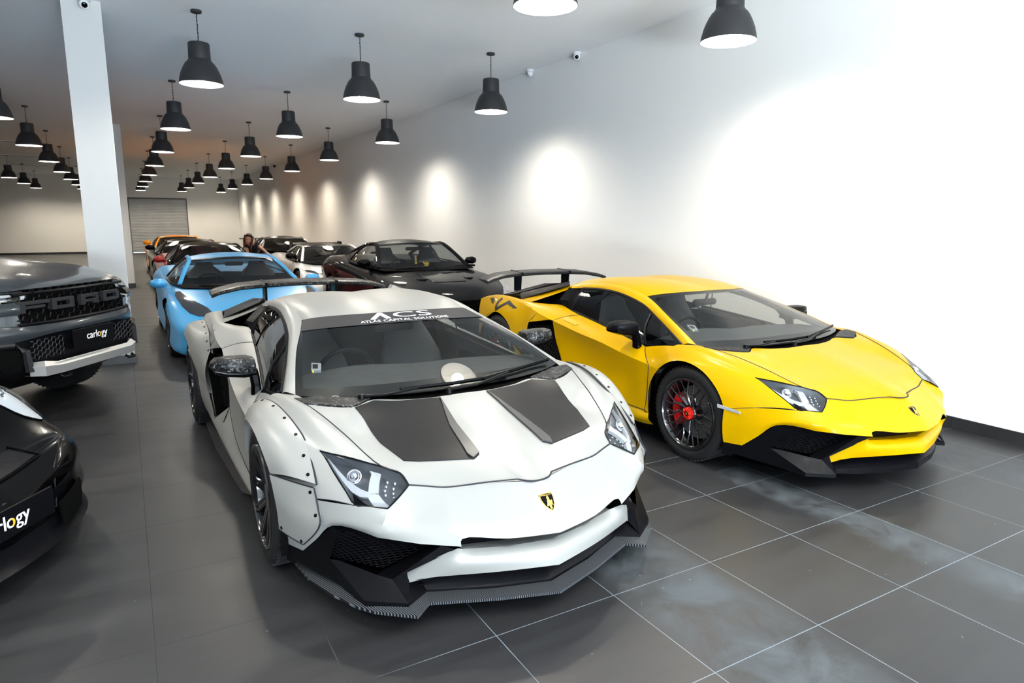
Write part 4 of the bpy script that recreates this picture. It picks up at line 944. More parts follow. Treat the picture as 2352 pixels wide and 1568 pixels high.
# ------------------------------------------------------------------ the cars parked behind
def coupe(name, X, Y, rz, paint, S, label, roofm=None, glassm=None, wheel_style='five'):
    glassm = glassm or M_bgglass; roofm = roofm or paint
    root = empty(name, (X, Y, 0), rz); tag(root, label, 'car')
    rows = []
    for (y, zc, xe, ze, ws, zs, wl, zl) in S['st']:
        rows.append([(0, y, zc), (xe*.55, y+S.get('bow', .03)*.3, zc*.55+ze*.45+S.get('dip', -.01)), (xe, y+S.get('bow', .03), ze), ((xe+ws)/2+.015, y+S.get('bow', .03)*1.5, (ze+zs)/2+.02+(ze-zs)*.12), (ws, y+S.get('bow', .03)*2, zs), (wl+(ws-wl)*.35-.01, y+S.get('bow', .03)*2, zs*.55+zl*.45), (wl, y+S.get('bow', .03)*2, zl), (wl-.12, y+.05, zl-.05), (0, y, zl-.05)])
    P = Patch(rows, 3, nv=5, ub=(7,)); n = P.U
    b = MB().grid(P.g); cap0 = [tuple(p) for p in P.g[0]]; cap1 = [tuple(p) for p in P.g[-1]]
    b.mir()
    for c in (cap0, cap1):
        q = [tuple(p) for p in c]; b.poly(q+[(-x, y, z) for x, y, z in reversed(q[1:-1])])
    sf = Surf(b)
    bo = b.build('body', [paint, M_dark], root, smooth=38, merge=.0012)
    cut = MB()
    for sg in (1, -1):
        for yc in (0, S['wb']):
            cut.lathe([(.001, .50), (S['R']+.045, .50), (S['R']+.045, 1.3), (.001, 1.3)], 40, 'x', c=(0, yc, S['R']+.005)) if sg > 0 else cut.lathe([(.001, -1.3), (S['R']+.045, -1.3), (S['R']+.045, -.50), (.001, -.50)], 40, 'x', c=(0, yc, S['R']+.005))
    co = cut.build('cut', M_dark, None, smooth=0); co.location = (X, Y, 0); co.rotation_euler = (0, 0, rz)
    md = bo.modifiers.new('arch', 'BOOLEAN'); md.operation = 'DIFFERENCE'; md.object = co; md.solver = 'EXACT'
    dg = bpy.context.evaluated_depsgraph_get(); dg.update(); me = bpy.data.meshes.new_from_object(bo.evaluated_get(dg)); bo.modifiers.clear()
    if len(me.vertices) > 100: me.set_sharp_from_angle(angle=math.radians(38)); bo.data = me; me.name = 'body'
    bpy.data.objects.remove(co)
    for sg in (-1, 1):
        for yc in (0, S['wb']):
            wheel(root, S['track'], yc, S['R'], .24, wheel_style, sg, simple=True)
    # greenhouse
    g = S['gh']
    def row(c, e, bowx=.5, dy=.35, dz=.25):
        c = np.array(c); e = np.array(e); pts = []
        for t in (0, .3, .6, .85, 1): pts.append((e[0]*t, c[1]+(e[1]-c[1])*t**2, c[2]+(e[2]-c[2])*t**2.2))
        return [(-x, y, z) for x, y, z in reversed(pts)]+pts[1:]
    r0, r1 = row(*g['base']), row(*g['top']); mid = [((a[0]+b_[0])/2, (a[1]+b_[1])/2-.01, (a[2]+b_[2])/2+.012) for a, b_ in zip(r0, r1)]
    Pw = Patch([r0, mid, r1], 4, nv=8)
    q = MB().grid(Pw.g); q.build('windshield', glassm, root)
    r2, r3, r4 = row(*g['mid']), row(*g['rear']), row(*g['deck'])
    Pr = Patch([r1, r2, r3], 4, nv=8); q = MB().grid(Pr.g); ro = q.build('roof', roofm, root, merge=0); q = MB().grid(Pr.g-np.array([0,0,.03])); q.build('headliner', M_cabin, root, merge=0)
    q = MB().grid(Patch([r3, [((a[0]+b_[0])/2, (a[1]+b_[1])/2, (a[2]+b_[2])/2+.015) for a, b_ in zip(r3, r4)], r4], 4).g); q.build('rear_window', M_ws if S.get('seethru') else glassm, root)
    topc = [g['base'][1], tuple((np.array(g['base'][1])+np.array(g['top'][1]))/2+np.array([.0,-.01,.012])), g['top'][1], g['mid'][1], g['rear'][1], g['deck'][1]]
    bel = g['belt']; md_ = [tuple((np.array(a)+np.array(b_))/2+np.array([.02,0,0])) for a, b_ in zip(bel, topc)]
    Pg = Patch([bel, md_, topc], 5)
    for sg in (1, -1):
        q = MB().grid(Pg.g)
        if sg < 0: q.flipx()
        so = q.build('side_window', glassm, root)
        q = MB(); q.tube([tuple(p) for p in Pg.g[-1]], S.get('pil', .026), 8, flat=.8)
        if sg < 0: q.flipx()
        q.build('roof_rail', roofm if S.get('blackrail') else paint, root)
        q = MB(); q.tube([tuple(p) for p in Pg.g[0]], .012, 6)
        fx = lambda u, v, o: Pg.off(u, v, o, (1,0,.3)); uq = S.get('uq', .72); q.tube([fx(uq, 0, .002), fx(uq+.02, .5, .002), fx(uq+.03, 1, .002)], .018, 5)
        if sg < 0: q.flipx()
        q.build('window_trim', M_satblk, so)
        # mirror
        mx, my, mz = S['mir']; s = S.get('mirs', 1)
        q = MB(); loft(q, [sect((x, my+dy, mz+dz), 0, hy*s, hz*s, 0, 12, 2.4) for x, dy, dz, hy, hz in ((mx-.19*s,.0,-.01,.04,.02),(mx-.16*s,.0,0,.065,.05),(mx-.07*s,.0,.0,.07,.058),(mx-.02,.01,.0,.05,.04),(mx,.015,.0,.01,.01))])
        if sg < 0: q.flipx()
        mo = q.build('side_mirror', S.get('mirm') or paint, root, smooth=50)
        q = MB(); q.tube([(mx-.12*s, my, mz-.02), (mx-.20*s, my-.05, mz-.07), (S['mirb'][0], S['mirb'][1], S['mirb'][2])], [.03*s, .022, .03], 8, flat=.6)
        if sg < 0: q.flipx()
        q.build('mirror_stalk', S.get('mirm') or paint, mo, smooth=50)
    # windshield edge band, cabin
    q = MB(); wf = lambda u, v, o: Pw.off(u, v, o, (0,-.4,1)); overlay(q, wf, [(0,0),(1,0),(1,.06),(.5,.08),(0,.06)], .08, -.002, .0012); overlay(q, wf, [(.03,.955),(.97,.955),(.97,1),(.03,1)], .08, -.002, .0012)
    q.build('windshield_border', M_satblk, root)
    zb = g['base'][1][2]; yb = g['base'][1][1]; yr = g['deck'][1][1]
    q = MB(); cx_ = g['belt'][2][0]-.02
    q.grid(Patch([[(-cx_+.1, g['base'][0][1]+.02, zb-.02), (0, g['base'][0][1]-.0, g['base'][0][2]+.0), (cx_-.1, g['base'][0][1]+.02, zb-.02)], [(-cx_, yb+.2, zb+.01), (0, yb+.2, zb+.02), (cx_, yb+.2, zb+.01)], [(-cx_, yr-.3, zb+.03), (0, yr-.3, zb+.05), (cx_, yr-.3, zb+.03)]], 4).g)
    q.build('cabin_floor', M_dark, root)
    zt = g['top'][0][2]
    for sg in (1, -1):
        q = MB(); loft(q, [sect((sg*.36, y+yb, z), hx, hy, 0, 2, 12, 3.2) for y, z, hx, hy in ((.75,zb-.02,.24,.06),(.80,zb+.10,.22,.06),(.86,zb+.18,.13,.05),(.90,zt-.09,.11,.04))]); q.build('seat', M_seat, root, smooth=40)
    q = MB(); a = np.linspace(0, 2*PI, 21)[:-1]; q.tube([(-.36+.17*math.cos(t), yb+.16-.04*math.sin(t), zb+.0+.13*math.sin(t)) for t in a], .013, 6, close=True); q.build('steering_wheel', M_satblk, root)
    q = MB(); loft(q, [sect((x, g['top'][0][1]+.02, zt-.10), 0, .01, hz, 0, 10, 3) for x, hz in ((-.12,.015),(-.1,.03),(.1,.03),(.12,.015))]); q.build('rear_view_mirror', M_satblk, root)
    q = MB(); a0 = np.array(g['base'][0])
    for px_, ex in ((-.42, .05), (.05, .5)): q.tube([wf(.5+px_/1.4, .02, .01), wf(.5+(px_+ex)/1.5+.05, .06, .012), wf(.5+(px_+ex)/1.5+.22, .09, .012)], .009, 5)
    q.build('windshield_wipers', M_satblk, root, merge=0)
    root_d = dict(root=root, sf=sf, Pw=Pw, body=bo, Pg=Pg)
    return root_d
def lamp_pair(D, poly, depth_m, up=.004, bar=None, name='headlight'):
    for sg in (1, -1):
        q = MB(); f = lambda a, b, o: D['sf'].down(sg*a, b, o); overlay(q, f, poly, .05, .0, up); o = q.build(name, depth_m, D['root'], smooth=30)
        if bar: q = MB(); overlay(q, f, bar, .05, up-.001, up+.003); q.build('light_bar', M_ltgrey, o, smooth=30)
M_hldark = mat('headlamp_dark', (.02,.021,.024), .12, coat=1)
M_hlclear = mat('headlamp_clear', (.35,.36,.37), .15, coat=1, metal=.4)
# blue mid-engined coupe
blue = dict(wb=2.65, R=.335, track=.945, bow=.03, dip=.0, mir=(1.08,.50,.862), mirb=(.86,.36,.79), mirs=1.05, uq=.62, pil=.028, seethru=True,
  st=[(-1.16,.42,.30,.42,.50,.36,.50,.19),(-1.06,.50,.45,.50,.76,.40,.78,.17),(-.80,.60,.60,.60,.885,.47,.90,.17),(-.45,.68,.74,.715,.935,.60,.935,.18),(0,.745,.80,.79,.965,.66,.95,.19),(.38,.80,.80,.815,.955,.66,.94,.18),(.80,.83,.80,.83,.925,.64,.93,.17),(1.5,.86,.81,.86,.93,.70,.94,.17),(2.1,.89,.80,.92,.955,.74,.95,.18),(2.65,.92,.80,.955,.968,.76,.96,.2),(3.1,.93,.74,.94,.955,.74,.93,.25),(3.4,.90,.60,.90,.86,.68,.85,.33)],
  gh=dict(base=((0,.14,.790),(.745,.42,.838)), top=((0,.93,1.165),(.56,1.03,1.125)), mid=((0,1.35,1.205),(.555,1.35,1.150)), rear=((0,1.80,1.185),(.53,1.80,1.130)), deck=((0,2.45,.99),(.58,2.40,.985)),
    belt=[(.755,.43,.832),(.83,.75,.845),(.845,1.10,.86),(.83,1.45,.875),(.78,1.85,.895),(.60,2.38,.98)]))
D = coupe('coupe', 1.31, 9.2, 0, M_blue, blue, 'light blue sports coupe parked directly behind the white supercar', glassm=M_side)
lamp_pair(D, [(.765,.02),(.815,.01),(.835,-.15),(.825,-.35),(.79,-.55),(.73,-.72),(.64,-.83),(.53,-.86),(.49,-.80),(.53,-.66),(.62,-.50),(.70,-.32),(.745,-.12)], M_hldark, .006)
lamp_pair(D, [(.875,.0),(.905,-.02),(.90,-.22),(.865,-.34),(.86,-.16)], mat('vent_blue', (.03,.25,.55), .4), .003, name='fender_vent')
lamp_pair(D, [(.50,-.79),(.28,-.92),(.50,-.87)], M_satblk, .004, name='nose_slot')
gb = MB()
for sg in (1, -1): pass
# dark red coupe with a black roof
M_dred = mat('gloss_dark_red', (.23,.014,.012), .25, coat=.35, spec=.2)
redS = dict(blue); redS = dict(blue, mirs=1.15, mir=(1.06,.62,.93), mirb=(.86,.42,.82), blackrail=True, seethru=False)
redS['gh'] = dict(base=((0,.18,.80),(.745,.46,.85)), top=((0,1.0,1.19),(.56,1.10,1.15)), mid=((0,1.4,1.235),(.555,1.40,1.18)), rear=((0,1.85,1.205),(.53,1.85,1.15)), deck=((0,2.5,.99),(.58,2.45,.985)),
    belt=[(.755,.47,.845),(.83,.78,.86),(.845,1.15,.87),(.83,1.5,.88),(.78,1.9,.90),(.60,2.43,.98)])
D = coupe('coupe', 1.50, 14.0, 0, M_dred, redS, 'dark red sports coupe with a black roof behind the light blue one', roofm=M_black)
# black low coupe
blkS = dict(blue, mirs=1.15, mir=(1.07,.72,1.0), mirb=(.86,.5,.86), mirm=M_black, blackrail=True, seethru=False)
D = coupe('coupe', 1.50, 18.7, 0, M_black, blkS, 'black sports coupe between the dark red coupe and the orange car')
lamp_pair(D, [(.72,-.02),(.80,-.06),(.84,-.42),(.82,-.70),(.70,-.75),(.68,-.42)], M_hlclear, .006)
M_org = mat('gloss_orange', (.85,.30,.01), .25, coat=.35, spec=.2)
orS = dict(blue, mirs=1.2, mir=(1.06,.60,.99), mirb=(.86,.45,.86), seethru=False)
orS['gh'] = dict(blue['gh'])
D = coupe('coupe', 1.56, 23.9, 0, M_org, orS, 'orange sports coupe, farthest car in the middle line')
# grey-white wedge coupe with black glasshouse and a tall wing
M_whg = mat('gloss_white', (.74,.74,.72), .22, coat=1)
huS = dict(wb=2.62, R=.335, track=.94, bow=.05, dip=-.02, mir=(1.03,.58,.94), mirb=(.86,.40,.82), mirs=1.15, mirm=M_black, blackrail=False, uq=.7, pil=.03,
  st=[(-1.12,.36,.30,.36,.55,.33,.55,.17),(-1.0,.45,.50,.46,.84,.36,.86,.15),(-.70,.57,.70,.60,.93,.46,.93,.15),(-.35,.68,.78,.71,.955,.58,.95,.17),(0,.75,.82,.785,.965,.66,.96,.18),(.35,.80,.82,.81,.955,.66,.94,.17),(.8,.83,.82,.82,.925,.64,.93,.17),(1.5,.86,.82,.85,.93,.68,.95,.17),(2.1,.88,.82,.90,.955,.74,.96,.18),(2.62,.90,.80,.93,.965,.76,.96,.2),(3.05,.90,.76,.91,.95,.74,.93,.25),(3.3,.88,.70,.88,.90,.68,.85,.33)],
  gh=dict(base=((0,.02,.775),(.75,.34,.825)), top=((0,.95,1.135),(.56,1.05,1.10)), mid=((0,1.35,1.165),(.55,1.35,1.125)), rear=((0,1.8,1.15),(.53,1.8,1.10)), deck=((0,2.6,.96),(.58,2.5,.95)),
    belt=[(.76,.35,.82),(.84,.70,.835),(.85,1.10,.85),(.83,1.5,.87),(.76,1.9,.90),(.60,2.48,.945)]))
D = coupe('coupe', 3.95, 14.05, 0, M_whg, huS, 'white wedge-nosed coupe with a black roof and a black rear wing', roofm=M_black)
lamp_pair(D, [(.86,-.30),(.84,-.42),(.66,-.62),(.48,-.68),(.50,-.60),(.70,-.44)], M_hldark, .006)
q = MB(); loft(q, [[(x+.25, 3.1+c*.30, 1.10+h) for c, h in ((0,0),(.1,.012),(.5,.02),(1,.035),(1,.025),(.5,.0),(.1,-.006))] for x in (-.60,-.3,.3,.60)]); wo = q.build('rear_wing', M_satblk, D['root'])
for sg in (1, -1):
    q = MB().box((.25+sg*.61-.006, 3.05, .98), (.25+sg*.61+.006, 3.42, 1.16)); q.build('wing_endplate', M_satblk, wo, smooth=0)
    q = MB().box((.25+sg*.4-.01, 3.12, .86), (.25+sg*.4+.01, 3.3, 1.11)); q.build('wing_post', M_satblk, wo, smooth=0)
# dark grey coupe, farthest on the right
M_dgrey = mat('gloss_dark_grey', (.02,.022,.02), .25, coat=.4, spec=.2)
eS = dict(huS, mirm=None, mir=(1.0,.65,.95), dip=.0)
eS['gh'] = dict(base=((0,.25,.86),(.72,.55,.90)), top=((0,1.05,1.20),(.54,1.15,1.16)), mid=((0,1.45,1.25),(.54,1.45,1.19)), rear=((0,2.0,1.21),(.52,2.0,1.15)), deck=((0,2.9,1.0),(.56,2.8,.98)),
    belt=[(.73,.56,.90),(.80,.85,.91),(.82,1.2,.92),(.80,1.6,.93),(.74,2.05,.95),(.58,2.78,.975)])
D = coupe('coupe', 4.0, 19.0, 0, M_dgrey, eS, 'dark grey coupe with a rear spoiler, farthest car along the right wall')
q = MB(); loft(q, [[(x, 3.1+c*.28, 1.12+h) for c, h in ((0,0),(.1,.012),(.5,.02),(1,.035),(1,.025),(.5,.0),(.1,-.006))] for x in (-.92,-.3,.3,.92)])
for sg in (1, -1): q.box((sg*.45-.012, 3.15, .85), (sg*.45+.012, 3.35, 1.14))
q.build('rear_wing', M_dgrey, D['root'], merge=0)
# black grand tourer with bonnet ducts
gtS = dict(wb=2.78, R=.355, track=.935, bow=.05, dip=.01, mir=(1.0,.80,1.035), mirb=(.88,.62,.96), mirs=1.05, mirm=M_black, uq=.70, pil=.034, seethru=True,
  st=[(-1.0,.56,.35,.56,.60,.50,.60,.17),(-.93,.655,.50,.65,.80,.55,.82,.16),(-.80,.73,.62,.72,.89,.60,.91,.16),(-.40,.82,.74,.80,.94,.68,.95,.18),(0,.88,.80,.855,.95,.74,.955,.19),(.40,.93,.80,.895,.94,.76,.945,.19),(.80,.96,.82,.93,.93,.76,.94,.19),(1.6,.98,.85,.96,.935,.80,.945,.19),(2.2,1.0,.86,1.0,.95,.84,.955,.2),(2.78,1.04,.84,1.04,.955,.86,.955,.22),(3.3,1.05,.76,1.03,.94,.84,.92,.28),(3.68,1.02,.66,1.0,.88,.80,.86,.36)],
  gh=dict(base=((0,.30,.925),(.735,.56,.955)), top=((0,1.08,1.325),(.575,1.18,1.292)), mid=((0,1.55,1.368),(.575,1.50,1.30)), rear=((0,2.1,1.31),(.54,2.0,1.25)), deck=((0,3.05,1.07),(.60,2.9,1.06)),
    belt=[(.74,.57,.950),(.83,.95,.975),(.85,1.35,.985),(.83,1.75,1.0),(.76,2.2,1.02),(.62,2.85,1.055)]))
M_gtb = mat('deep_gloss_black', (.004,.004,.005), .45, coat=.5, spec=.02, coat_rough=.015)
D = coupe('coupe', 4.01, 9.14, -.026, M_gtb, gtS, 'glossy black grand tourer with bonnet ducts behind the yellow supercar', roofm=M_satblk, glassm=M_side)
lamp_pair(D, [(.84,-.28),(.90,-.34),(.86,-.60),(.80,-.80),(.72,-.88),(.62,-.90),(.66,-.82),(.74,-.62)], M_hlclear, .008, bar=[(.82,-.36),(.87,-.40),(.83,-.62),(.76,-.78),(.72,-.78),(.78,-.60)])
for sg in (1, -1):
    q = MB(); f = lambda a, b, o: D['sf'].down(sg*a, b, o); overlay(q, f, [(.30,-.18),(.42,-.18),(.44,-.27),(.36,-.34),(.30,-.30)], .05, 0, .010); do = q.build('bonnet_duct', M_gtb, D['root'], smooth=20)
    q = MB(); overlay(q, f, [(.31,-.30),(.41,-.28),(.40,-.32),(.35,-.345)], .05, 0, .0115); q.build('duct_opening', M_dark, do, smooth=0)
q = MB(); f = lambda a, b, o: D['sf'].down(a, b, o); overlay(q, f, [(-.28,.22),(.28,.22),(.33,-.10),(.24,-.46),(-.24,-.46),(-.33,-.10)], .04, -.002, .007); q.build('hood_bulge', M_gtb, D['root'], smooth=25)
q = MB(); af = lambda a, b, o: D['sf'].ahead(a, b, o)
q.prism([(-.42,-1.02,.60),(.42,-1.02,.60),(.50,-.98,.28),(-.50,-.98,.28)], [(-.42,-.9,.60),(.42,-.9,.60),(.50,-.9,.28),(-.50,-.9,.28)]); go = q.build('front_grille', M_dark, D['root'], smooth=0)
q = MB()
for k in range(5): q.box((-.45,-1.032,.30+k*.055), (.45,-1.015,.308+k*.055))
q.build('grille_bars', M_satblk, go, smooth=0, merge=0)
V, F = text_mesh('GT-R', .06); q = MB(); q.add([(x, -1.036, .54+y) for x, y, z in V], F); q.build('grille_badge', M_chrome, go, smooth=0, merge=0)
# things inside the grand tourer
def gt_local(x, y, z):
    c, s = math.cos(-.026), math.sin(-.026); return (4.01+c*x-s*y, 9.14+s*x+c*y, z)
M_charm = mat('charm_gold', (.75,.55,.05), .4)
q = MB(); q.tube([(0,0,0),(.003,0,-.05),(0,0,-.1),(.002,0,-.2)], .002, 4)
for z, r in ((-.03,.010),(-.06,.013),(-.09,.016),(-.13,.021),(-.17,.018)): q.lathe([(.001,r),(r*.8,r*.6),(r,0),(r*.8,-r*.6),(.001,-r)], 10, c=(0,0,z))
q.box((-.012,-.004,-.26),(.012,.004,-.19)); o = q.build('hanging_charm', M_charm, None, merge=0); o.location = gt_local(.0, .96, 1.13); tag(o, 'gold bead charm hanging from the mirror inside the black grand tourer', 'ornament')
q = MB()
for a in range(7): t = a*.9; q.tube([(0,0,.0),(.03*math.cos(t),.02*math.sin(t),.03),(.05*math.cos(t),.03*math.sin(t),.045+.02*(a % 2))], [.010,.018,.005], 6)
q.lathe([(.001,0),(.04,0),(.03,.012),(.001,.015)], 12); o = q.build('dash_ornament', M_charm, None, merge=0); o.location = gt_local(.06, .66, .975); tag(o, 'yellow flower ornament on the dashboard of the black grand tourer', 'ornament')
# ------------------------------------------------------------------ grey pickup (left, facing the aisle)
def plate(parent, cx, y, z, w, h, tsize, tcx, tz, tilt=0):
    q = MB().box((cx-w/2, y-.006, z-h/2), (cx+w/2, y+.006, z+h/2)); po = q.build('number_plate', M_satblk, parent, smooth=0, bevel=.003)
    yy_ = y-.0085
    for txt, m, nm in (('carl', M_text, 'l'), ('o', M_orange, 'o'), ('gy', M_text, 'g')):
        pass
    V1, F1 = text_mesh('carl', tsize, align='LEFT'); V2, F2 = text_mesh('o', tsize, align='LEFT'); V3, F3 = text_mesh('gy', tsize, align='LEFT')
    w1 = max(v[0] for v in V1)+.04*tsize; w2 = max(v[0] for v in V2)+.05*tsize; w3 = max(v[0] for v in V3); x0 = tcx-(w1+w2+w3)/2
    q = MB(); bold = .0012
    for dx in (0, bold*2):
        q.add([(x0+a+dx, yy_-dx*.2, tz+b) for a, b, c in V1], F1); q.add([(x0+w1+w2+a+dx, yy_-dx*.2, tz+b) for a, b, c in V3], F3)
        c_ = sum(v[0] for v in V2)/len(V2); q.add([(x0+w1+a+dx, yy_-dx*.2, tz+b) for a, b, c in V2], [f for f in F2 if sum(V2[i][0] for i in f)/len(f) < c_])
    q.build('plate_lettering', M_text, po, smooth=0, merge=0)
    q = MB()
    for dx in (0, bold*2): q.add([(x0+w1+a+dx, yy_-dx*.2, tz+b) for a, b, c in V2], [f for f in F2 if sum(V2[i][0] for i in f)/len(f) >= c_])
    q.build('plate_accent', M_orange, po, smooth=0, merge=0)
M_pgrey = mat('gloss_slate_grey', (.026,.031,.036), .22, coat=.35, spec=.2)
def pickup():
    root = empty('pickup_truck', (-1.157, 7.273, 0), .963); tag(root, 'slate grey pickup with a blocky black grille in front of the nearer pillar', 'pickup truck')
    def half(P, nm, m, sm=35, extra=None):
        q = MB(); 
        for p in P: q.grid(p.g)
        if extra: extra(q)
        q.mir(); return q.build(nm, m, root, smooth=sm, merge=.003)
    hood = Patch([[(0,-.905,1.122),(.30,-.90,1.122),(.47,-.875,1.122),(.62,-.83,1.115),(.80,-.74,1.115),(.93,-.56,1.12)],
                  [(0,-.80,1.165),(.30,-.79,1.168),(.48,-.76,1.165),(.64,-.71,1.165),(.80,-.63,1.162),(.945,-.46,1.150)],
                  [(0,-.45,1.215),(.30,-.45,1.222),(.50,-.44,1.235),(.68,-.42,1.235),(.82,-.38,1.222),(.955,-.25,1.180)],
                  [(0,.15,1.270),(.30,.15,1.272),(.52,.15,1.292),(.70,.15,1.292),(.86,.15,1.268),(.975,.15,1.205)],
                  [(0,.75,1.310),(.30,.75,1.312),(.55,.75,1.325),(.74,.75,1.320),(.90,.75,1.285),(.985,.75,1.215)]], 5)
    half([hood], 'hood', M_pgrey)
    band = Patch([[(0,-.99,.845),(.40,-.975,.842),(.60,-.94,.848),(.77,-.83,.860),(.90,-.68,.870),(.975,-.48,.872)],
                  [(0,-1.01,.80),(.40,-.995,.80),(.61,-.955,.79),(.78,-.85,.80),(.91,-.70,.81),(.995,-.50,.81)],
                  [(0,-1.005,.762),(.40,-.99,.765),(.61,-.945,.742),(.77,-.85,.725),(.90,-.705,.740),(1.0,-.50,.745)]], 5)
    cheek = Patch([[(.60,-.915,1.035),(.80,-.82,1.032),(.93,-.66,1.032),(.972,-.48,1.04)],[(.62,-.945,.99),(.81,-.85,.985),(.94,-.69,.985),(.985,-.49,.99)],[(.625,-.94,.940),(.81,-.845,.940),(.94,-.68,.940),(.98,-.48,.94)]], 5)
    fend = Patch([[(.93,-.56,1.12),(.945,-.46,1.150),(.955,-.25,1.180),(.975,.15,1.205),(.985,.75,1.215)],
                  [(.968,-.50,1.05),(.975,-.40,1.08),(.985,-.2,1.09),(.995,.2,1.10),(.995,.75,1.10)],
                  [(.985,-.48,.93),(.995,-.34,.95),(1.0,-.1,.98),(1.0,.35,.95),(.995,.75,.80)]], 5)
    half([band, cheek], 'bumper', M_pgrey)
    half([fend], 'fender', M_pgrey)
    # arch flare
    ar = lambda R, x: [(x, -R*math.cos(a), .42+R*math.sin(a)) for a in np.linspace(.05, PI-.05, 13)]
    for sg in (1, -1):
        for yc in (0, 3.27):
            q = MB(); a0, a1 = ar(.53, .99), ar(.47, 1.035); a2 = ar(.465, .93); q.grid(np.array([a0, [(x+.03, y, z) for x, y, z in ar(.52, .99)], a1, a2])+np.array([0, yc, 0]))
            if sg < 0: q.flipx()
            q.build('arch_flare', M_matblk, root, smooth=40)
            wheel(root, .99, yc, .42, .28, 'five', sg, simple=False, cal=False, rr=.23)
            q = MB(); prof = [(-.455*math.cos(a), .42+.455*math.sin(a)) for a in np.linspace(-.3, PI+.3, 14)]
            q.grid(np.array([[(.95, y+yc, z) for y, z in prof], [(.58, y+yc, z) for y, z in prof]])); q.poly([(.58, y+yc, z) for y, z in prof])
            if sg < 0: q.flipx()
            q.build('wheel_well', M_dark, root)
    # headlights
    for sg in (1, -1):
        q = MB(); P1 = Patch([[(.505,-.895,1.108),(.62,-.845,1.108),(.80,-.755,1.108),(.925,-.59,1.112),(.945,-.42,1.135)],[(.52,-.925,1.075),(.63,-.885,1.07),(.81,-.79,1.07),(.945,-.61,1.075),(.97,-.44,1.09)],[(.535,-.92,1.042),(.63,-.895,1.040),(.81,-.805,1.040),(.945,-.62,1.045),(.97,-.46,1.06)]], 4)
        q.grid(P1.g); f = lambda u, v, o: tuple(P1.at(u, v)+np.array([.4,-.8,.1])*o)
        if sg < 0: q.flipx()
        ho = q.build('headlight', M_lens, root)
        q = MB(); q.grid(P1.g+np.array([-.03,.05,0])); 
        if sg < 0: q.flipx()
        q.build('headlight_bowl', mat('chrome_bowl', (.4,.42,.44), .25, metal=.8), ho)
        q = MB(); overlay(q, f, [(.03,.2),(.75,.2),(.75,.42),(.1,.42),(.1,.85),(.03,.85)], .1, -.02, -.008)
        if sg < 0: q.flipx()
        q.build('light_bar', M_ltgrey, ho, smooth=0)
        q = MB(); P2 = Patch([[(.63,-.938,.938),(.81,-.842,.938),(.935,-.68,.938),(.975,-.50,.94)],[(.615,-.945,.85),(.81,-.835,.862),(.93,-.67,.872),(.97,-.48,.875)]], 4, nv=2); q.grid(P2.g)
        if sg < 0: q.flipx()
        lo = q.build('lower_lamp', M_lens, root)
        q = MB(); q.grid(P2.g+np.array([-.02,.03,0]))
        if sg < 0: q.flipx()
        q.build('lower_lamp_bowl', mat('chrome_bowl'), lo)
        # fog lamp surround
        q = MB(); q.prism([(.65,-.935,.70),(.77,-.86,.70),(.79,-.85,.58),(.76,-.87,.51),(.64,-.94,.56)], [(.66,-.88,.70),(.80,-.80,.70),(.82,-.80,.58),(.78,-.82,.51),(.65,-.88,.56)])
        if sg < 0: q.flipx()
        fo = q.build('fog_lamp_housing', M_dark, root, smooth=0)
        q = MB(); q.tube([(.86,-.91,.72),(.70,-.995,.715),(.645,-1.02,.66),(.65,-1.02,.50)], [.03,.03,.035,.04], 6); q.lathe([(.001,.0),(.05,.0),(.055,.02)], 16, c=(.76,-.62,.0))
        q = MB(); q.tube([(.80,-.825,.715),(.69,-.925,.715),(.635,-.965,.665),(.625,-.97,.50)], [.022,.024,.03,.035], 6, flat=.9)
        if sg < 0: q.flipx()
        q.build('fog_lamp_bezel', M_matblk, root, smooth=50)
    # grille
    g = MB(); g.prism([(-.61,-.87,1.10),(.61,-.87,1.10),(.61,-.91,.85),(-.61,-.91,.85)], [(-.61,-.78,1.10),(.61,-.78,1.10),(.61,-.80,.85),(-.61,-.80,.85)]); go = g.build('grille', M_dark, root, smooth=0)
    q = MB(); GF = lambda x, z: (x, -.925-(1.1-z)*.12+abs(x)**2*.10, z); hexmesh(q, GF, [(-.60,.86),(.60,.86),(.60,1.08),(-.60,1.08)], .075, .006, 1.1); q.build('grille_mesh', M_satblk, go, merge=0)
    q = MB()
    q.tube([(-.62,-.89,1.09),(-.3,-.935,1.093),(0,-.945,1.093),(.3,-.935,1.093),(.62,-.89,1.09)], .014, 6)
    for k in range(11): x = -.45+k*.09; q.box((x-.004, -.93, 1.095), (x+.004, -.89, 1.12))
    q.tube([(-.63,-.93,.86),(-.3,-.985,.856),(0,-.995,.856),(.3,-.985,.856),(.63,-.93,.86)], .014, 6); q.build('grille_surround', M_satblk, go, merge=0)
    # block letters
    zt, zb_ = 1.035, .945; t = .028
    for strokes in ([(-.62,-.56,zb_,zt),(-.56,-.345,zt-t,zt),(-.56,-.39,.975,.975+.024)],
                    [(-.325,-.28,zb_,zt),(-.145,-.10,zb_,zt),(-.28,-.145,zt-t,zt),(-.28,-.145,zb_,zb_+t)],
                    [(-.02,.03,zb_,zt),(.03,.20,zt-t,zt),(.16,.205,.985,zt-t),(.03,.20,.965,.99),(.13,.205,zb_,.965)],
                    [(.265,.31,zb_,zt),(.31,.49,zt-t,zt),(.31,.49,zb_,zb_+t),(.46,.51,zb_+.01,zt-.01)]):
        q = MB()
        for x0, x1, z0, z1 in strokes:
            yy0 = lambda x: -.985+abs(x)**2*.14
            q.prism([(x0, yy0(x0), z0), (x1, yy0(x1), z0), (x1, yy0(x1), z1), (x0, yy0(x0), z1)], [(x0, yy0(x0)+.04, z0), (x1, yy0(x1)+.04, z0), (x1, yy0(x1)+.04, z1), (x0, yy0(x0)+.04, z1)])
        q.build('grille_letter', M_matblk, go, smooth=0, merge=0, bevel=.003)
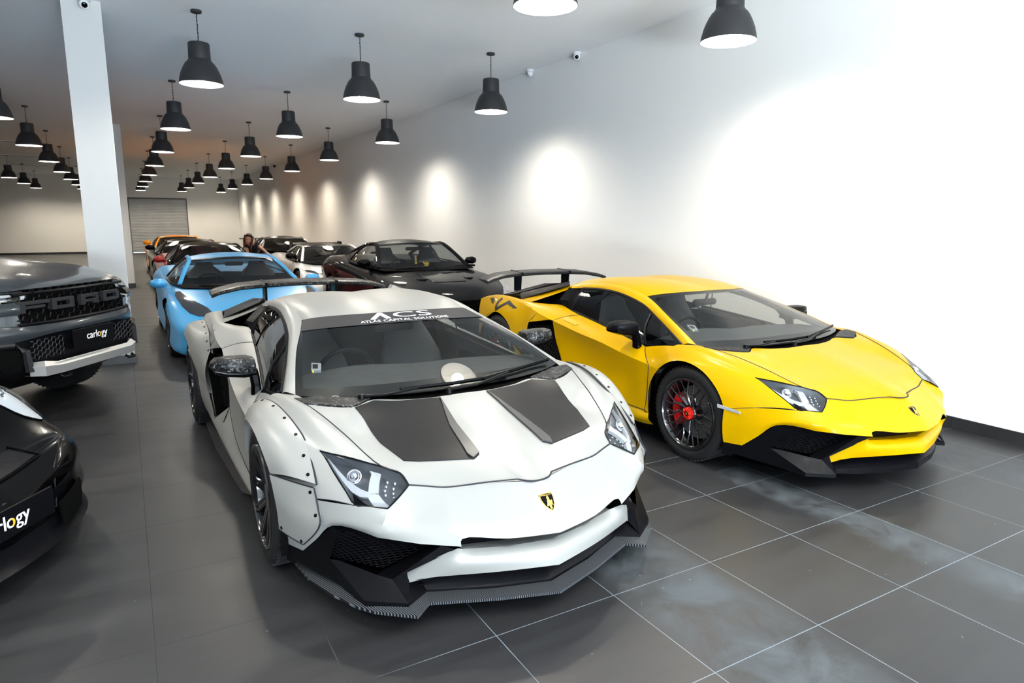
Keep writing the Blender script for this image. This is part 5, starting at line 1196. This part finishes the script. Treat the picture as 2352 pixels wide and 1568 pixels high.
    # lower bumper
    low = Patch([[(0,-.985,.766),(.40,-.97,.768),(.60,-.93,.745),(.76,-.835,.728),(.88,-.70,.742),(.985,-.50,.748)],
                 [(0,-.96,.66),(.40,-.95,.66),(.61,-.93,.64),(.78,-.83,.62),(.90,-.69,.63),(1.01,-.50,.64)],
                 [(0,-.97,.53),(.40,-.965,.53),(.61,-.94,.51),(.78,-.835,.50),(.91,-.68,.50),(1.02,-.49,.50)],
                 [(0,-.90,.43),(.40,-.90,.43),(.60,-.88,.42),(.77,-.78,.41),(.90,-.65,.40),(1.02,-.47,.42)],
                 [(0,-.70,.33),(.40,-.70,.33),(.58,-.68,.33),(.74,-.64,.34),(.85,-.58,.36),(.95,-.47,.40)]], 5)
    half([low], 'lower_bumper', M_satblk)
    q = MB(); hexmesh(q, lambda x, z: (x, -.985, z), [(-.60,.58),(-.27,.58),(-.27,.74),(-.60,.74)], .05, .004); hexmesh(q, lambda x, z: (x, -.985, z), [(.27,.58),(.60,.58),(.60,.74),(.27,.74)], .05, .004); q.build('bumper_mesh', M_matblk, root, merge=0)
    B0 = [(-.63,-.945,.565),(-.54,-1.025,.57),(-.42,-1.04,.545),(.42,-1.04,.545),(.50,-1.025,.57),(.585,-.935,.565)]
    B1 = [(-.65,-.98,.540),(-.58,-1.06,.535),(-.42,-1.085,.52),(.42,-1.085,.52),(.53,-1.05,.535),(.60,-.955,.540)]
    B2 = [(-.64,-.98,.465),(-.57,-1.055,.455),(-.42,-1.08,.455),(.42,-1.08,.455),(.52,-1.045,.455),(.59,-.955,.465)]
    B3 = [(x*.97, y+.10, z+.0) for x, y, z in B2]
    q = MB().grid(np.array([B0, B1, B2, B3, B0])); q.build('bash_bar', M_alu, root, smooth=20, merge=0)
    for sg in (1, -1):
        q = MB(); q.tube([(sg*.44,-1.06,.44),(sg*.44,-1.09,.42),(sg*.36,-1.09,.42),(sg*.36,-1.06,.44)], .012, 6); q.build('tow_hook', M_satblk, root)
    q = MB(); q.prism([(-.55,-.90,.43),(.45,-.90,.43),(.40,-.55,.30),(-.45,-.55,.30)], [(-.55,-.87,.44),(.45,-.87,.44),(.45,-.55,.32),(-.45,-.55,.32)]); q.build('skid_plate', M_alu, root, smooth=0)
    plate(root, .003, -1.045, .69, .49, .15, .088, .03, .668)
    # cab and bed, mostly out of the picture
    q = MB(); sd = [(1.0,.75,.55),(1.0,.75,1.215),(.985,.95,1.24),(.80,1.55,1.80),(.78,2.9,1.84),(.80,3.2,1.72),(.98,3.35,1.25),(1.0,4.45,1.22),(1.0,4.5,.70),(1.0,3.9,.55)]
    n = len(sd); q.add(sd+[(-x, y, z) for x, y, z in sd], [tuple(range(n)), tuple(range(n, 2*n))[::-1]]+[(i, (i+1) % n, (i+1) % n+n, i+n) for i in range(n)]); q.build('cab_and_bed', M_pgrey, root, smooth=25, bevel=.02)
    for sg in (1, -1):
        q = MB(); q.prism([(sg*.99,1.05,1.27),(sg*.835,1.60,1.72),(sg*.815,2.8,1.74),(sg*.975,3.1,1.28)], [(sg*1.0,1.05,1.27),(sg*.845,1.60,1.72),(sg*.825,2.8,1.74),(sg*.985,3.1,1.28)]); q.build('side_window', M_bgglass, root, smooth=0)
        q = MB(); loft(q, [sect((sg*x, .98, 1.30), 0, hy, hz, 0, 10, 3) for x, hy, hz in ((1.0,.03,.03),(1.05,.06,.08),(1.2,.06,.09),(1.22,.03,.05))]); q.build('side_mirror', M_satblk, root)
    q = MB(); q.prism([(-.80,1.02,1.27),(.80,1.02,1.27),(.68,1.53,1.74),(-.68,1.53,1.74)], [(-.80,1.01,1.28),(.80,1.01,1.28),(.68,1.52,1.75),(-.68,1.52,1.75)]); q.build('windshield', M_bgglass, root, smooth=0)
    MB().box((-.55,-.6,.34),(.55,4.3,.62)).build('chassis', M_dark, root, smooth=0)
pickup()
# ------------------------------------------------------------------ glossy black sports car (left foreground)
po = dict(wb=2.45, R=.335, track=.925, bow=.05, dip=-.015, mir=(1.03,.75,.98), mirb=(.86,.6,.88), mirs=1.1, uq=.7, pil=.03,
  st=[(-1.04,.40,.22,.40,.36,.37,.36,.30),(-1.00,.435,.34,.43,.56,.39,.56,.27),(-.93,.48,.44,.475,.70,.41,.70,.25),(-.86,.515,.54,.51,.80,.42,.82,.23),(-.76,.55,.66,.525,.865,.43,.885,.22),(-.62,.585,.72,.60,.895,.47,.91,.21),(-.46,.615,.72,.735,.91,.55,.925,.20),(-.25,.645,.73,.785,.925,.62,.925,.19),(0,.685,.73,.81,.93,.66,.93,.18),(.4,.76,.76,.83,.925,.68,.92,.17),(.8,.86,.80,.86,.91,.70,.91,.17),(1.5,.88,.80,.88,.915,.72,.92,.17),(2.0,.90,.78,.92,.93,.76,.95,.18),(2.45,.92,.76,.93,.95,.76,.955,.2),(2.9,.88,.72,.88,.93,.72,.92,.25),(3.3,.80,.62,.78,.80,.62,.80,.33)],
  gh=dict(base=((0,.42,.80),(.68,.66,.87)), top=((0,1.10,1.22),(.53,1.22,1.18)), mid=((0,1.45,1.27),(.53,1.45,1.21)), rear=((0,1.95,1.21),(.50,1.95,1.15)), deck=((0,2.75,.95),(.50,2.65,.94)),
    belt=[(.70,.68,.865),(.80,.95,.88),(.82,1.3,.89),(.80,1.65,.90),(.72,2.05,.92),(.54,2.6,.94)]))
D = coupe('coupe', -1.40, 4.04, .99, M_black, po, 'glossy black round-lamped sports car cut off by the left edge of the photo')
# black lower front, lip and plate
pr = D['root']
ln_ = [[(0,-1.03,.365),(.26,-1.00,.365),(.48,-.93,.37),(.68,-.83,.375),(.83,-.72,.38),(.90,-.58,.39)],
       [(0,-1.00,.26),(.26,-.97,.26),(.48,-.91,.26),(.66,-.83,.26),(.82,-.71,.27),(.905,-.60,.28)],
       [(0,-1.03,.165),(.26,-1.00,.160),(.48,-.93,.155),(.68,-.83,.15),(.84,-.72,.15),(.92,-.60,.17)],
       [(0,-1.06,.125),(.26,-1.03,.12),(.50,-.96,.115),(.71,-.85,.105),(.88,-.70,.10),(.935,-.58,.12)],
       [(0,-.95,.10),(.26,-.93,.10),(.48,-.85,.10),(.66,-.72,.10),(.80,-.60,.10),(.86,-.52,.12)]]
q = MB().grid(Patch(ln_, 5, vb=(1,3)).g); q.mir(); q.build('front_lip', M_satblk, pr, smooth=25)
for sg in (1, -1):
    q = MB(); f = lambda a, b, o: (sg*a, -1.02+.62*max(a-.25, 0)**1.5-o, b); overlay(q, f, [(.30,.30),(.60,.31),(.64,.27),(.60,.17),(.32,.17)], .08, .0, .012); q.build('front_intake', M_dark, pr, smooth=20)
    q = MB(); f = lambda a, b, o: D['sf'].down(sg*a, b, o)
    el = [(.715+.082*math.cos(t)*(1 if math.cos(t) > 0 else 1), -.50+.150*math.sin(t)) for t in np.linspace(0, 2*PI, 25)[:-1]]
    el = [(.705+.080*math.cos(t)-.055*math.sin(t), -.44+.16*math.sin(t)+.01*math.cos(t)) for t in np.linspace(0, 2*PI, 25)[:-1]]
    overlay(q, f, el, .03, .0, .004); ho = q.build('headlight', mat('lamp_reflector_grey', (.5,.52,.55), .3, metal=.3), pr)
    g2 = MB(); c = Vector(f(.70, -.46, 0))
    V, F = fill2d(el, .02); top = []
    for a, b in V:
        p = f(a, b, .0); e = 1-min(1, ((a-.705+.34*(b+.44))/.082)**2+((b+.44)/.16)**2); top.append((p[0]+sg*.02*math.sqrt(e), p[1]-.01*math.sqrt(e), p[2]+.028*math.sqrt(e)+.003))
    g2.add(top, F); g2.build('headlight_lens', M_lens, ho, smooth=80)
    g2 = MB(); g2.lathe([(.001,.018),(.016,.014),(.026,.004),(.03,.010),(.036,.008),(.038,-.005)], 24)
    g2.xf(Matrix.Translation(Vector(f(.71, -.42, .006))) @ Vector((sg*.3,-.8,.5)).to_track_quat('Z', 'Y').to_matrix().to_4x4()); g2.build('projector_lens', M_chrome, ho)
    q = MB(); q.tube([f(a, b, .004) for a, b in el], .004, 5, close=True); q.build('headlight_trim', M_black, ho)
q = MB(); f = lambda a, b, o: D['sf'].down(a, b, o); overlay(q, f, [(-.40,-.84),(0,-.92),(.40,-.84),(.385,-.72),(0,-.78),(-.385,-.72)], .06, .0, .004); vo = q.build('bonnet_vent', M_satblk, pr, smooth=20)
q = MB(); q.tube([f(a, b, .004) for a, b in ((-.42,-.85),(0,-.93),(.42,-.85),(.40,-.70))], .005, 5); q.build('vent_lip', M_black, vo)
q = MB(); q.tube([f(a, b, .001) for a, b in ((-.84,-.60),(-.62,-.80),(-.40,-.93),(-.35,-.96),(0,-1.01),(.35,-.96),(.40,-.93),(.62,-.80),(.84,-.60))], .0035, 5); q.build('shut_line', M_seam, pr)
plate(pr, -.02, -1.045, .352, .50, .13, .092, -.055, .330)
# ------------------------------------------------------------------ the woman leaning between the cars
def skin(name, V, E, R, m, parent, lv=2, root_i=0):
    me = bpy.data.meshes.new(name); me.from_pydata(V, E, []); o = link(name, me)
    md = o.modifiers.new('s', 'SKIN'); md.use_smooth_shade = True
    for i, r in enumerate(R):
        s = me.skin_vertices[0].data[i]; s.radius = r if isinstance(r, tuple) else (r, r)
    me.skin_vertices[0].data[root_i].use_root = True
    sb = o.modifiers.new('b', 'SUBSURF'); sb.levels = lv; sb.render_levels = lv
    dg = bpy.context.evaluated_depsgraph_get(); dg.update(); m2 = bpy.data.meshes.new_from_object(o.evaluated_get(dg))
    bpy.data.objects.remove(o); m2.name = name; m2.materials.clear(); m2.materials.append(m)
    m2.polygons.foreach_set('use_smooth', [True]*len(m2.polygons))
    return link(name, m2, parent)
M_skin = mat('skin', (.50,.27,.18), .5); M_hair = mat('hair_auburn', (.09,.028,.012), .45); vary(M_hair, (.035,.010,.005), (.09,.028,.010), 40)
M_shirt = mat('black_cotton', (.008,.008,.009), .85); M_jean = mat('dark_trousers', (.02,.022,.03), .85)
def woman():
    r = empty('person', (2.68, 17.25, 0)); tag(r, 'person with long auburn hair in a black t-shirt leaning over between the parked cars', 'person')
    V = [(0,0,.90),(.0,-.18,.985),(-.03,-.36,1.09),(-.06,-.50,1.165),(-.10,-.565,1.20)]      # pelvis .. neck base, bent forward
    R = [(.145,.12),(.125,.10),(.135,.10),(.10,.075),(.05,.05)]; E = [(0,1),(1,2),(2,3),(3,4)]
    def chain(start, pts, rs):
        p = start
        for q, rr in zip(pts, rs): V.append(q); R.append(rr); E.append((p, len(V)-1)); p = len(V)-1
        return p
    head = chain(4, [(-.115,-.60,1.225),(-.135,-.625,1.262),(-.155,-.64,1.315),(-.158,-.63,1.362)], [.045,(.066,.072),(.074,.084),(.058,.066)])
    # left arm (image right) reaching down to the white coupe, right arm bracing
    la = chain(3, [(.065,-.50,1.165),(.11,-.56,1.10),(.155,-.66,1.05),(.205,-.76,.985),(.235,-.80,.955)], [.052,.043,.037,.028,.024])
    ra = chain(3, [(-.185,-.47,1.14),(-.18,-.46,1.06),(-.165,-.50,.94),(-.14,-.60,.85),(-.12,-.66,.80)], [.052,.043,.037,.028,.024])
    for hand, d in ((la, Vector((.06,-.09,-.03))), (ra, Vector((.05,-.08,-.05)))):
        b = Vector(V[hand]); p = chain(hand, [tuple(b+d*.55)], [(.030,.014)]); side = Vector((1,.5,0)).normalized()
        for k, (s, l) in enumerate(((-.024,.85),(-.008,1.0),(.008,.95),(.023,.75))):
            a = Vector(V[p])+side*s; chain(p, [tuple(a+d*.25*l), tuple(a+d*.55*l+Vector((0,0,-.012))), tuple(a+d*.75*l+Vector((0,0,-.026)))], [.009,.008,.007])
        chain(hand, [tuple(b+side*-.03+d*.35), tuple(b+side*-.045+d*.7)], [.010,.008])
    for s in (-1, 1): chain(0, [(s*.085,.01,.80),(s*.10,-.02,.48),(s*.105,.03,.12),(s*.105,.04,.06),(s*.11,-.10,.035)], [.088,.058,.038,.035,.03])
    skin('body', V, E, R, M_skin, r)
    # t-shirt, trousers, shoes
    V = [(0,.0,.93),(.0,-.18,.99),(-.03,-.36,1.092),(-.06,-.50,1.168),(-.09,-.55,1.19),(.065,-.50,1.168),(.105,-.55,1.11),(-.185,-.47,1.142),(-.182,-.46,1.075)]
    skin('t_shirt', V, [(0,1),(1,2),(2,3),(3,4),(3,5),(5,6),(3,7),(7,8)], [(.158,.135),(.142,.118),(.152,.118),(.115,.092),.062,.066,.058,.066,.058], M_shirt, r)
    V = [(0,0,.92),(-.085,.01,.80),(-.10,-.02,.48),(-.105,.03,.10),(.085,.01,.80),(.10,-.02,.48),(.105,.03,.10)]
    skin('trousers', V, [(0,1),(1,2),(2,3),(0,4),(4,5),(5,6)], [(.155,.13),.10,.072,.055,.10,.072,.055], M_jean, r)
    for s in (-1, 1):
        q = MB(); loft(q, [sect((s*.108, y, z), hx, 0, hz, 1, 10, 2.6) for y, z, hx, hz in ((.09,.045,.03,.03),(.06,.05,.04,.048),(-.02,.045,.042,.042),(-.12,.035,.044,.033),(-.17,.03,.025,.02))]); q.build('shoe', M_shirt, r, smooth=60)
    # face (towards the camera, tilted down and to the image left)
    hc = Vector((-.155,-.64,1.300)); fwd = Vector((-.22,-.90,-.28)).normalized(); up = Vector((.20,-.22,.95)); up = (up-fwd*up.dot(fwd)).normalized(); rt = fwd.cross(up)
    P_ = lambda a, b, c: tuple(hc+rt*a+up*b+fwd*c)
    q = MB(); loft(q, [[P_(rx*math.cos(t), b+.0*t, c0+rz*math.sin(t)) for t in np.linspace(0, 2*PI, 15)[:-1]] for b, rx, rz, c0 in ((-.118,.018,.02,.045),(-.10,.040,.045,.03),(-.06,.060,.072,.012),(0,.072,.088,.0),(.05,.074,.090,-.005),(.09,.058,.07,-.01),(.115,.025,.03,-.01))]); fo = q.build('head', M_skin, r, smooth=80)
    q = MB(); q.tube([P_(0,.012,.088),P_(0,-.01,.100),P_(0,-.028,.108),P_(0,-.036,.095)], [.006,.008,.012,.008], 8); q.build('nose', M_skin, fo, smooth=80)
    q = MB(); q.tube([P_(-.024,-.058,.080),P_(-.01,-.055,.090),P_(0,-.057,.092),P_(.01,-.055,.090),P_(.024,-.058,.080)], [.003,.006,.006,.006,.003], 6); q.build('mouth', mat('lips', (.38,.10,.08), .5), fo, smooth=80)
    for s in (-1, 1):
        q = MB(); q.lathe([(.001,.010),(.007,.008),(.011,.0),(.007,-.006)], 12); q.xf(Matrix.Translation(Vector(P_(s*.030,.010,.076))) @ fwd.to_track_quat('Z', 'Y').to_matrix().to_4x4()); q.build('eye', M_satblk, fo)
        q = MB(); q.tube([P_(s*.015,.030,.086),P_(s*.032,.036,.082),P_(s*.048,.028,.070)], [.003,.004,.002], 5); q.build('eyebrow', M_hair, fo)
        q = MB(); q.tube([P_(s*.076,.02,.0),P_(s*.082,.0,-.005),P_(s*.077,-.025,.0)], [.008,.012,.007], 6); q.build('ear', M_skin, fo)
    q = MB()
    loft(q, [[P_(rx*math.cos(t), b, c0+rz*math.sin(t)) for t in np.linspace(0, 2*PI, 17)[:-1]] for b, rx, rz, c0 in ((-.04,.082,.060,-.045),(.02,.092,.078,-.035),(.07,.090,.092,-.022),(.11,.066,.075,-.018),(.135,.025,.03,-.015))])
    for s, dz, k in ((-1,-.30,0),(-1,-.27,1),(1,-.24,0),(1,-.20,1),(-1,-.25,2),(1,-.2,2)):
        b0 = Vector(P_(s*(.066+.010*k), .07, .025-.035*k)); b1 = Vector(P_(s*(.086), -.03, .02-.03*k)); b2 = b1+Vector((s*.012-.02, .0, dz*.45)); b3 = b1+Vector((s*.004-.03, -.01, dz*.85))
        q.tube([b0, b1, b2, b3], [.024,.030,.028,.008], 8)
    q.build('hair', M_hair, r, smooth=80, merge=0)
    q = MB(); q.tube([P_(-.085,.085,.045),P_(-.045,.112,.075),P_(-.01,.118,.082)], [.016,.024,.016], 8, flat=.6); q.tube([P_(.01,.118,.082),P_(.045,.112,.075),P_(.085,.085,.045)], [.016,.024,.016], 8, flat=.6); q.tube([P_(-.09,.085,.04),P_(-.085,.05,-.06)], .004, 5); q.build('sunglasses', M_black, r, merge=0)
woman()
for o_ in bpy.data.objects:
    if o_.name == 'person': o_.scale = (.965,)*3; o_.location.x -= .03
